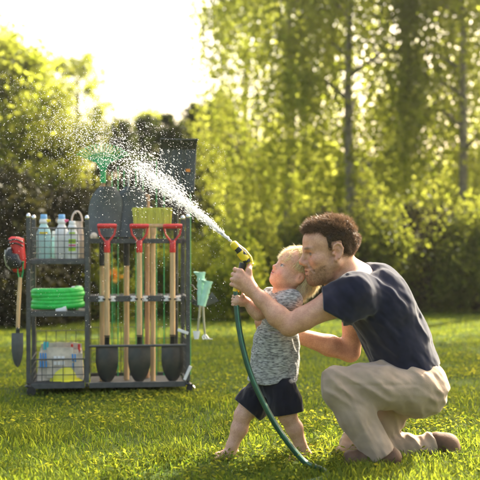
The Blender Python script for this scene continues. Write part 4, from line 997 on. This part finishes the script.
# right end: mint handled trowel and fork on the hook, dark hoe behind
def hand_tool(pts_handle, head, label, cat, name, v):
    o = pr(203, 322, v); t = rthing(name, label, cat, o.x, o.y, o.z)
    Q_ = lambda x, y, d=0.: pr(x, y, v) - o + Vector((0, d, 0))
    a, b = Q_(*pts_handle[0]), Q_(*pts_handle[1]); d_ = (b - a); L = d_.length; n_ = d_.normalized(); side = n_.cross(Vector((0, 1, 0)))
    q = MB(); rows = []
    for k in np.linspace(0, 1, 15):
        w_ = .021 - .007 * k + (.0035 * math.cos(k * 30) if .12 < k < .7 else 0) + (.016 * max(0, .12 - k) / .12)
        c_ = a + d_ * k; off = side * (-.010 * max(0, .12 - k) / .12); rows.append([c_ + off + side * (x * w_) + Vector((0, -.014 * (1 - x * x), 0)) for x in np.linspace(-1, 1, 9)])
    q.sheet(rows, .014); q.build('handle', M['mint'], t, 50)
    q = MB(); q.tube([b - n_ * .01, lerp(b, Q_(*head[0]), .5), Q_(*head[0])], [.0085, .0075, .0065], 10); q.build('neck', M['steel_light'], t, 40)
    return t, Q_
t, Q_ = hand_tool([(201, 272), (200.5, 305)], [(197.5, 333)], 'hand trowel with longer mint green handle hanging at the right end', 'trowel', 'hand_trowel', -.04)
q = MB(); rows = [[Q_(196.5 + x * (3.6 - 1.6 * k), 331 + 8 * k, -.006 * (1 - x * x)) for x in np.linspace(-1, 1, 7)] for k in np.linspace(0, 1, 7)]; q.sheet(rows, .003); q.build('blade', M['white'], t, 50)
t, Q_ = hand_tool([(208.5, 281), (202.5, 306)], [(205, 335)], 'hand cultivator with shorter mint green handle hanging at the right end', 'cultivator', 'hand_fork', -.062)
q = MB()
for k in (-1, 0, 1): q.tube([Q_(205, 334), Q_(205 + k * 2.5, 337, -.004), Q_(206 + k * 3.0, 339, -.02), Q_(210 + k * 2, 338 + k * .6, -.035)], [.005, .005, .0045, .002], 6)
q.build('tines', M['white'], t, 40)
v = .06; o = pr(204, 305, v); t = rthing('hoe_head', 'dark steel triangular tool head hanging behind the mint green handles', 'tool head', o.x, o.y, o.z)
q = MB(); Q_ = lambda x, y, d=0.: pr(x, y, v) - o + Vector((0, d, 0)); prism([Q_(*p) for p in ((192, 299), (205, 302), (212, 292), (219, 301), (212, 304), (201, 309), (192, 304))], .014).build('blade', M['steel'], t, 40)
q = MB(); q.tube([Q_(193, 302), pr(189, 301, 0) - o + Vector((.012, -.0, 0))], .005, 6); q.build('hanger', M['black_metal'], t, 40)
# ------------------------------------------------------------------ nozzle, hose and water
t = thing('hose_nozzle', 'yellow and black spray nozzle gripped in the man\'s hand', 'nozzle', A(246, 260, 4.86))
o = np.array(t.location); L_ = lambda x, y, Y=4.86: A(x, y, Y) - o
q = MB(); q.tube([L_(243.2, 263), L_(239.6, 276), L_(236.4, 289)], [.0165, .0145, .0125], 14); q.build('handle', M['black_plastic'], t, 50)
q = MB(); q.tube([L_(247.5, 262.5), L_(243, 254), L_(236.5, 247.5)], [.017, .0185, .0150], 14); q.build('barrel', M['black_plastic'], t, 50)
q = MB(); q.tube([L_(237, 248), L_(235, 245.8), L_(232.8, 243.2), L_(232.0, 242.2)], [.017, .0185, .0165, .009], 14); q.build('tip', M['yellow'], t, 40)
q = MB(); q.tube([L_(238.5, 245.2, 4.86), L_(245, 250.6, 4.86), L_(250.2, 257.6, 4.86), L_(251.5, 263)], [.005, .0065, .0085, .008], 8)
q.tube([L_(249, 263.5), L_(252.5, 265.5)], [.012, .012], 10); q.tube([L_(240, 252), L_(244, 257), L_(247, 260)], [.0198, .0200, .0178], 14); q.build('shroud', M['yellow'], t, 40)
q = MB(); q.tube([L_(248.5, 262), L_(247.5, 268), L_(246, 275)], [.006, .007, .006], 8, True, (1.3, .9)); q.build('trigger', M['yellow'], t, 40)
q = MB(); q.tube([L_(236.6, 288), L_(235.9, 291.5)], .0150, 14); q.build('coupling', M['yellow'], t, 40)
hp = [A(236.1, 290, 4.86), A(236.4, 303, 4.85), A(238.6, 325, 4.83), A(243.5, 350, 4.80), A(251, 375, 4.78), A(262, 400, 4.76), A(277, 427, 4.745), A(293, 449, 4.735), A(306, 463, 4.725)]
z0 = .016
hp += [np.array((.345, 4.70, z0 + .012)), np.array((.372, 4.655, z0 + .004)), np.array((.372, 4.60, z0)), np.array((.335, 4.53, z0)), np.array((.26, 4.44, z0)), np.array((.20, 4.30, z0)), np.array((.25, 4.05, z0)), np.array((.42, 3.8, z0)), np.array((.6, 3.4, z0)), np.array((.7, 2.8, z0))]
def spline(P, n=8):
    P = [np.array(p, float) for p in P]; P = [2 * P[0] - P[1]] + P + [2 * P[-1] - P[-2]]; out = []
    for i in range(1, len(P) - 2):
        for j in range(n):
            s_ = j / n; a, b, c, d = P[i - 1:i + 3]
            out.append(.5 * (2 * b + (c - a) * s_ + (2 * a - 5 * b + 4 * c - d) * s_ ** 2 + (3 * b - a - 3 * c + d) * s_ ** 3))
    return out + [P[-2]]
hs = spline(hp); q = MB(); q.tube(hs, .0128, 14)
hose = q.build('garden_hose', M['hose_dark'], None, 60); tag(hose, 'dark green garden hose running from the nozzle down to the lawn', 'hose')
q = MB(); q.tube([h + np.array((.0035, -.0105, .003)) for h in hs], .0036, 6); q.build('stripe', M['hose_stripe'], hose, 60)

OCT = np.array([(1, 0, 0), (-1, 0, 0), (0, 1, 0), (0, -1, 0), (0, 0, 1), (0, 0, -1)], float)
bm = bmesh.new(); bmesh.ops.create_icosphere(bm, subdivisions=1, radius=1); ICO = np.array([v_.co[:] for v_ in bm.verts]); ICF = np.array([[v_.index for v_ in f.verts] for f in bm.faces]); bm.free()
def drops(name, Pn, rad, vel=None, stretch=1.0):
    n = len(Pn); S = np.broadcast_to(ICO, (n,) + ICO.shape).copy()
    if vel is not None:
        d = vel / np.linalg.norm(vel, axis=1, keepdims=True); al = np.einsum('nvi,ni->nv', S, d); S += al[:, :, None] * d[:, None, :] * (np.asarray(stretch)[:, None, None] - 1)
    V = (S * rad[:, None, None] + Pn[:, None, :]).reshape(-1, 3); F_ = (ICF[None] + (np.arange(n) * len(ICO))[:, None, None]).reshape(-1)
    return np_mesh(name, V, F_, np.full(n * len(ICF), 3), True)
r = np.random.default_rng(11)
J0, J1 = A(231.4, 241.4, 4.86), A(78, 128, 5.35)
def jet(n, tmin, tmax, spread, pw=1.):
    k = tmin + (tmax - tmin) * r.uniform(0, 1, n) ** pw; d = J1 - J0; dn = d / np.linalg.norm(d)
    e1 = np.cross(dn, [0, 1, 0]); e1 /= np.linalg.norm(e1); e2 = np.cross(dn, e1)
    g1, g2 = r.normal(size=n), r.normal(size=n); w_ = .0022 + spread * k ** 1.15
    P = J0 + d * k[:, None] + e1[None] * (g1 * w_)[:, None] + e2[None] * (g2 * w_)[:, None]
    P[:, 2] += .10 * k * (1 - k) * 1.0
    return P, k, np.tile(d, (n, 1)) + (e1[None] * g1[:, None] + e2[None] * g2[:, None]) * .08
P1, k1, v1 = jet(3200, 0, .6, .044, 1.15); P2_, k2, v2 = jet(5800, .05, 1.15, .088, .8); P3, k3, v3 = jet(3000, .3, 1.2, .16, .8)
P = np.vstack([P1, P2_, P3]); k = np.concatenate([k1, k2, k3]); vv = np.vstack([v1, v2, v3])
rad = r.lognormal(-7.05, .42, len(P)) * np.clip(.6 + k, .6, 1.05); st_ = np.clip(7.5 - 8 * k, 1.3, 7.5) * r.uniform(.7, 1.3, len(P)); st_ = np.maximum(st_, 1)
jo = link('water_spray', drops('water_spray', P, rad, vv, st_), M['water']); tag(jo, kind='stuff')
n = 4800; X_ = 232 * r.uniform(0, 1, n) ** 1.15 - 6; top = 70 + .35 * X_; Y_ = top + (330 - top) * r.uniform(0, 1, n) ** 1.5; dist = r.uniform(4.9, 6.6, n)
P = np.stack([(X_ - 240) / F_PX * dist, dist, CAM_H - (Y_ - 240) / F_PX * dist], 1)
mo = link('water_mist', drops('water_mist', P, r.lognormal(-7.12, .35, n)), M['water']); tag(mo, kind='stuff')

# ------------------------------------------------------------------ the lawn
m, nn, out = new_mat('lawn_soil')
b = nn.nodes.new('ShaderNodeBsdfPrincipled'); b.inputs['Roughness'].default_value = .95; b.inputs['Specular IOR Level'].default_value = .1
cr, nz, mp = noise_col(nn, (.028, .05, .010), (.075, .105, .018), 1.6, 6); nn.links.new(cr.outputs[0], b.inputs['Base Color'])
bp = nn.nodes.new('ShaderNodeBump'); bp.inputs['Strength'].default_value = .8; bp.inputs['Distance'].default_value = .05
n2 = nn.nodes.new('ShaderNodeTexNoise'); n2.inputs['Scale'].default_value = 40; nn.links.new(mp.outputs[0], n2.inputs[0]); nn.links.new(n2.outputs[0], bp.inputs['Height']); nn.links.new(bp.outputs[0], b.inputs['Normal'])
nn.links.new(b.outputs[0], out.inputs[0])
gx = np.linspace(-200, 200, 41); me = bpy.data.meshes.new('lawn'); q = MB()
q.add([(-220, -60, 0), (220, -60, 0), (220, 420, 0), (-220, 420, 0)], [(0, 1, 2, 3)]); g = q.build('lawn', m); tag(g, kind='structure')
def scatter(n, y0, y1, pw, half0=.9, slope=.30):
    """points over the visible wedge of lawn, denser near the front"""
    Y = y0 + (y1 - y0) * r.uniform(0, 1, n) ** pw; X = r.uniform(-1, 1, n) * (half0 + slope * Y); return X, Y
def clump(X, Y, s, seed): return wob(X, Y, 0 * X, s, seed) * .6 + wob(X, Y, 0 * X, s * 2.7, seed + 1) * .4
def blades(name, n, y0, y1, pw, hgt, wid, m):
    X, Y = scatter(n, y0, y1, pw); c = clump(X, Y, 5.5, 61); keep = r.uniform(0, 1, n) < np.clip(.72 + .9 * c, .15, 1); X, Y, c = X[keep], Y[keep], c[keep]; n = len(X)
    h = hgt * r.uniform(.5, 1.25, n) * (1 + .9 * c) * np.clip(1.0 - .30 * (Y - 5.6), .45, 1); a = r.uniform(0, 6.283, n); lean = r.uniform(.15, .95, n) * h; w_ = wid * r.uniform(.6, 1.3, n) * (1 + .03 * Y)
    dx, dy = np.cos(a), np.sin(a); sx, sy = -dy, dx; V = np.zeros((n, 7, 3))
    for i, (k, ww) in enumerate(((0, .75), (.42, 1.), (.78, .7))):
        px_, py_, pz = X + dx * lean * k ** 2, Y + dy * lean * k ** 2, h * (k - .18 * k * k)
        V[:, 2 * i] = np.stack([px_ - sx * w_ * ww / 2, py_ - sy * w_ * ww / 2, pz], 1); V[:, 2 * i + 1] = np.stack([px_ + sx * w_ * ww / 2, py_ + sy * w_ * ww / 2, pz], 1)
    V[:, 6] = np.stack([X + dx * lean, Y + dy * lean, h * .82], 1)
    b0 = (np.arange(n) * 7)[:, None]; F_ = np.concatenate([b0 + np.array([[0, 1, 3, 2]]), b0 + np.array([[2, 3, 5, 4]]), b0 + np.array([[4, 5, 6]])], 1).ravel()
    lt = np.tile([4, 4, 3], n); rn = np.repeat(np.clip(.5 + .55 * c + r.normal(size=n) * .22, 0, 1), 7)
    o_ = link(name, np_mesh(name, V.reshape(-1, 3), F_, lt, True, rn), m); return tag(o_, kind='stuff')
blades('grass', 260000, 3.6, 17, 1.55, .060, .0046, M['grass'])
def broad(name, n, y0, y1, pw, m):
    X, Y = scatter(n, y0, y1, pw); c = clump(X, Y, 4.2, 71); keep = r.uniform(0, 1, n) < np.clip(.35 + 1.5 * c, .03, 1); X, Y, c = X[keep], Y[keep], c[keep]; n = len(X)
    z = np.clip(.028 + .045 * c + r.normal(size=n) * .014, .01, .10) * np.clip(1.0 - .30 * (Y - 5.6), .45, 1); s_ = r.uniform(.005, .012, n) * (1 + .02 * Y)
    nr = np.stack([r.normal(size=n) * .55, r.normal(size=n) * .55, np.ones(n)], 1); nr /= np.linalg.norm(nr, axis=1, keepdims=True)
    a = r.normal(size=(n, 3)); u_ = np.cross(nr, a); u_ /= np.linalg.norm(u_, axis=1, keepdims=True); v_ = np.cross(nr, u_); C_ = np.stack([X, Y, z], 1)
    V = np.zeros((n, 6, 3)); 
    for i, (p_, q_, h_) in enumerate(((-1.2, 0, 0), (-.3, .62, .12), (.6, .5, .1), (1.2, 0, -.1), (.6, -.5, .1), (-.3, -.62, .12))): V[:, i] = C_ + (u_ * p_ + v_ * q_ + nr * h_) * s_[:, None]
    b0 = (np.arange(n) * 6)[:, None]; F_ = np.concatenate([b0 + np.array([[0, 3, 2, 1]]), b0 + np.array([[0, 5, 4, 3]])], 1).ravel()
    o_ = link(name, np_mesh(name, V.reshape(-1, 3), F_, np.full(2 * n, 4), True, np.repeat(np.clip(.5 + .4 * c + r.normal(size=n) * .25, 0, 1), 6)), m); return tag(o_, kind='stuff')
broad('ground_cover', 170000, 3.6, 13, 1.5, M['clover'])

# ------------------------------------------------------------------ trees and shrubs: leaf meshes over real limbs
def leaves(C_, size, rr, down=0., elong=1.7):
    """one folded leaf per centre"""
    n = len(C_); d = rr.normal(size=(n, 3)); d[:, 2] -= down; d /= np.linalg.norm(d, axis=1, keepdims=True)
    s_ = np.cross(d, rr.normal(size=(n, 3))); s_ /= np.linalg.norm(s_, axis=1, keepdims=True); L = size * rr.uniform(.6, 1.3, n)[:, None]
    V = np.stack([C_ - d * L * elong / 2, C_ + s_ * L * .5, C_ + d * L * elong / 2, C_ - s_ * L * .5], 1); return V
def leaf_mesh(name, C_, size, seed, down=0., tone=None):
    rr = np.random.default_rng(seed); V = leaves(C_, size, rr, down).reshape(-1, 3); n = len(C_)
    rn = np.clip((tone if tone is not None else .5) + rr.normal(size=n) * .25, 0, 1)
    return np_mesh(name, V, np.arange(4 * n), np.full(n, 4), False, np.repeat(rn, 4))
def crown_pts(kind, n, h0, h1, rad, seed):
    """leaf centres gathered in clumps on limbs; returns points, tones and limb ends"""
    rr = np.random.default_rng(seed); Cn = []
    nc = {'round': 46, 'weep': 60, 'cone': 70, 'bush': 30, 'tall': 90}[kind]
    while len(Cn) < nc:
        k = rr.uniform(0, 1); a = rr.uniform(0, 6.283)
        if kind == 'cone': w_ = (1 - k) * .95 + .06
        elif kind == 'bush': w_ = math.sqrt(max(0, 1 - (k * 1.05 - .15) ** 2))
        elif kind == 'tall': w_ = .55 + .45 * math.sin(k * 2.9 + .2)
        else: w_ = math.sqrt(max(.02, 1 - (2 * k - .95) ** 2))
        q_ = math.sqrt(rr.uniform(.15, 1)) * w_ * rad * rr.uniform(.75, 1.15); Cn.append((q_ * math.cos(a), q_ * math.sin(a), h0 + (h1 - h0) * k))
    Cn = np.array(Cn); per = rr.dirichlet(np.full(nc, 3.)); idx = rr.choice(nc, n, p=per); sg = rad * {'round': .17, 'weep': .12, 'cone': .13, 'bush': .24, 'tall': .15}[kind]
    off = rr.normal(size=(n, 3)) * sg * rr.uniform(.5, 1.3, nc)[idx][:, None]
    if kind == 'weep': off[:, 2] = -np.abs(rr.exponential(1., n)) * .85; st = rr.integers(0, 14, n); so = rr.normal(size=(nc, 14, 2)) * sg * 1.5; off[:, :2] = so[idx, st] + rr.normal(size=(n, 2)) * .045
    P = Cn[idx] + off; P[:, 2] = np.maximum(P[:, 2], .05); return P, np.clip(.5 + rr.normal(size=nc) * .2, .1, .9)[idx], Cn
def trunk_mb(h, r0, Cn, seed, lean=0., nl=14):
    rr = random.Random(seed); q = MB(); pts = [(lean * (z / h) ** 2 + .05 * math.sin(z * 1.3), .05 * math.cos(z * .9), z) for z in np.linspace(-.05, h, 9)]
    q.tube(pts, [r0 * (1.25 if i == 0 else 1 - .82 * i / 8) for i in range(9)], 9)
    for c in sorted(Cn.tolist(), key=lambda _: rr.random())[:nl]:
        z = max(.12 * h, min(.9 * h, c[2] - .45 * math.hypot(c[0], c[1]))); b_ = Vector((lean * (z / h) ** 2 + .05 * math.sin(z * 1.3), .05 * math.cos(z * .9), z)); e_ = Vector(c); md = b_.lerp(e_, .5) + Vector((0, 0, .12 * (e_ - b_).length))
        rb = r0 * (1 - .8 * z / h) * .55 + .006; q.tube([b_, md, e_], [rb, rb * .6, rb * .2], 6)
    return q
PROTO = {}
def plant(key, name, label, cat, x, y, group, kind, n, h0, h1, rad, lm, leaf, th, tr, bark='bark', sc=1., rot=0., down=0., part='crown', stem='trunk', sxy=1.):
    if key in PROTO: t_ = copy_thing(PROTO[key])
    else:
        t_ = thing(name, label, cat); P_, tone, Cn = crown_pts(kind, n, h0, h1, rad, sum(map(ord, key)))
        link(part, leaf_mesh(part, P_, leaf, len(key), down, tone), M[lm], t_)
        trunk_mb(th, tr, Cn, len(key)).build(stem, M[bark], t_, 60); PROTO[key] = t_
    t_.location = (x, y, 0); t_.rotation_euler = (0, 0, rot); t_.scale = (sc * sxy, sc * sxy, sc); t_['label'] = label
    if group: t_['group'] = group
    return t_
gX = lambda p, Y: (p - 240) / F_PX * Y
TALL, LEFT, DARK, SHR = 'tall yellow green trees at the right', 'trees along the left edge', 'dark evergreens behind the rack', 'shrubs along the far edge of the lawn'
tl = 'tall tree of hanging yellow green leaves in the blurred stand behind the people'
for i, (p, Y, sc, rot) in enumerate(((246, 25, .98, .3), (290, 22.5, 1.1, 3.1), (350, 20.5, 1.05, 4.4), (408, 23, 1.15, 5.3), (462, 20.5, 1.0, .9), (525, 22, 1.05, 3.9))):
    plant('weep%d' % (i % 3), 'tree', tl, 'tree', gX(p, Y), Y, TALL, 'weep', 19000, 2.0, 8.6, 1.55, 'leaf_olive', .064, 8.4, .11, 'bark_pale', sc, rot, .8)
for i, (p, Y, sc, rot, lb) in enumerate(((12, 19.5, 1.33, .4, 'yellow green round tree at the left edge, behind the water mist'), (-30, 20.5, 1.42, 2.0, 'yellow green tree cut off by the left edge of the picture'), (50, 21, .96, 3.3, 'smaller yellow green tree rising left of the leaf rake'))):
    plant('round%d' % (i % 2), 'tree', lb, 'tree', gX(p, Y), Y, LEFT, 'round', 22000, .7, 3.35, 1.05, 'leaf_olive', .052, 2.9, .09, 'bark', sc, rot, .2)
for i, (p, Y, sc, rot, lb) in enumerate(((78, 33, 1.05, .2, 'hazy thin tree standing alone against the bright sky at left'), (30, 36, 1.15, 1.2, 'hazy tree far behind the round tree at the left edge'), (148, 34, .80, 2.2, 'hazy tree far off in the gap of bright sky'), (-10, 30, 1.1, 3.0, 'hazy far tree at the left edge of the sky'))):
    plant('far%d' % (i % 2), 'tree', lb, 'tree', gX(p, Y), Y, 'far trees under the sky', 'tall', 4200, 1.6, 6.2, 1.0, 'leaf_olive', .09, 6.0, .12, 'bark', sc, rot)
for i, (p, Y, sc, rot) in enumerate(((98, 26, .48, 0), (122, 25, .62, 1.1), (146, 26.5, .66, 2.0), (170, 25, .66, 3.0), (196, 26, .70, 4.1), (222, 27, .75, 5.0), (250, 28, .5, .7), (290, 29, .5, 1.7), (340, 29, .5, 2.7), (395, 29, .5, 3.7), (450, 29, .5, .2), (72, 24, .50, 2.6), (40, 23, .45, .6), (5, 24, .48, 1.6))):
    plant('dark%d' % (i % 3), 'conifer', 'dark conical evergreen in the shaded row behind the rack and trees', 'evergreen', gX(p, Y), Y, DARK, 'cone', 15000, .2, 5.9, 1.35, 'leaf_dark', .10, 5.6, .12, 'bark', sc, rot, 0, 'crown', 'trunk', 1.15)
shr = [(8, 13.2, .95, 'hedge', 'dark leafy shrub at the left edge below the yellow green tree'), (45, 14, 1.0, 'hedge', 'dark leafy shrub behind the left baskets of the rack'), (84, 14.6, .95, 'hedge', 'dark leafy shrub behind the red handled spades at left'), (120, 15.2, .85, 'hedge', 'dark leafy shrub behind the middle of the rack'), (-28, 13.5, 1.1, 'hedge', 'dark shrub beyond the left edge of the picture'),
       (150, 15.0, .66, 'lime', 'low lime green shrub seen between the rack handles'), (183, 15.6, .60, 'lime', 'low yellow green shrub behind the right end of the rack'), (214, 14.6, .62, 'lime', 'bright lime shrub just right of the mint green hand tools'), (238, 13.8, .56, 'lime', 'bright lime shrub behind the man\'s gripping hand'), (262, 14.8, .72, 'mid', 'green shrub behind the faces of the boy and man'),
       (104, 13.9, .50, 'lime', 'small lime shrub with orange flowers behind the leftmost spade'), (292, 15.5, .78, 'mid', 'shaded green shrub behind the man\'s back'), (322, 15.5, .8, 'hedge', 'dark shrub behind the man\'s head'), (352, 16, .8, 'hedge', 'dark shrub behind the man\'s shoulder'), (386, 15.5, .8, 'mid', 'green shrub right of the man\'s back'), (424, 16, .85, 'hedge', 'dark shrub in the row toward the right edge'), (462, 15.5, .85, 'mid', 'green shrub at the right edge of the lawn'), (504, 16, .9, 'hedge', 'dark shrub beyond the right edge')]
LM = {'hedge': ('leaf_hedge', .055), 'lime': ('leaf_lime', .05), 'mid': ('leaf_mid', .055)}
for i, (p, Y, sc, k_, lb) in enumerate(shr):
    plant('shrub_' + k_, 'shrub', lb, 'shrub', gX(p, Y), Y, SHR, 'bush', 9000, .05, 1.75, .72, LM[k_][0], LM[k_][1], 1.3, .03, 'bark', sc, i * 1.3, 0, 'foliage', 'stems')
rr = np.random.default_rng(3)
for (p, Y, z_) in ((118, 13.2, .60),):
    t_ = thing('flower', 'orange flower head among the shrubs behind the rack', 'flower', (gX(p, Y), Y - .45, 0), 0, 'orange flowers'); C_ = rr.normal(size=(40, 3)) * .03 + [0, 0, z_]
    link('petals', leaf_mesh('petals', C_, .05, 5), M['flower'], t_); q = MB(); q.tube([(0, 0, 0), (.01, 0, z_)], .006, 5); q.build('stem', M['rake_green'], t_)
plant('shade', 'tree', 'added broad leafy tree, unseen beyond the right edge, put there for its shadow on the lawn', 'tree', 4.1, 15.2, 'tall yellow green trees at the right', 'round', 16000, 4.7, 8.6, 2.1, 'leaf_olive', .085, 8.2, .17, 'bark', 1.0, 1.0, .3)  # out of view, added so its shadow darkens the lawn around the rack
plant('shade', 'tree', 'second added broad leafy tree, unseen farther beyond the right edge, put there for its shadow on the lawn', 'tree', 5.7, 15.0, 'tall yellow green trees at the right', 'round', 16000, 4.7, 8.6, 2.1, 'leaf_olive', .085, 8.2, .17, 'bark', 1.02, 2.3, .3)  # another out-of-view tree, added to darken the mid-lawn right of the rack
# picket fence behind the shrubs, left half
fe = thing('picket_fence', 'dark brown picket fence behind the shrubs and the tool rack', 'fence', (gX(20, 18), 18, 0)); q = MB()
for i in range(27): x = i * .105; h_ = 1.86 + .03 * math.sin(i * 2.1); q.box((x, 0, h_ / 2), (.068, .022, h_), taper=1.)
q.box((1.365, .026, .45), (2.85, .028, .09)); q.box((1.365, .026, 1.5), (2.85, .028, .09)); q.build('pickets', M['fence'], fe)
for i in range(3): q = MB(); q.box((i * 1.3 + .05, .09, .98), (.1, .1, 1.96)); q.build('fence_post', M['fence'], fe)
# the wood that closes the garden far behind
nW = 60000; X_ = rr.uniform(-26, 30, nW); Y_ = rr.uniform(38, 46, nW); hz = 2.6 + 1.4 * wob(X_, 0 * X_, 0 * X_, .5, 81) + np.where(X_ > -4, 1.4, 0) * np.clip((X_ + 4) / 5, 0, 1)
Z_ = rr.uniform(0, 1, nW) ** .8 * np.maximum(hz, .5); wm = leaf_mesh('woodland', np.stack([X_, Y_, Z_], 1), .30, 3)
wo_ = link('woodland', wm, M['leaf_dark']); tag(wo_, kind='stuff')
# ------------------------------------------------------------------ the hazy air of the garden
hm, hn, ho = new_mat('hazy_air'); pv = hn.nodes.new('ShaderNodeVolumePrincipled')
pv.inputs['Color'].default_value = (.98, .96, .90, 1); pv.inputs['Density'].default_value = .0007; pv.inputs['Anisotropy'].default_value = .7
hn.links.new(pv.outputs[0], ho.inputs['Volume'])
q = MB(); q.box((2, 23, 5.2), (70, 56, 12.8)); hz_o = q.build('haze', hm); tag(hz_o, kind='stuff')
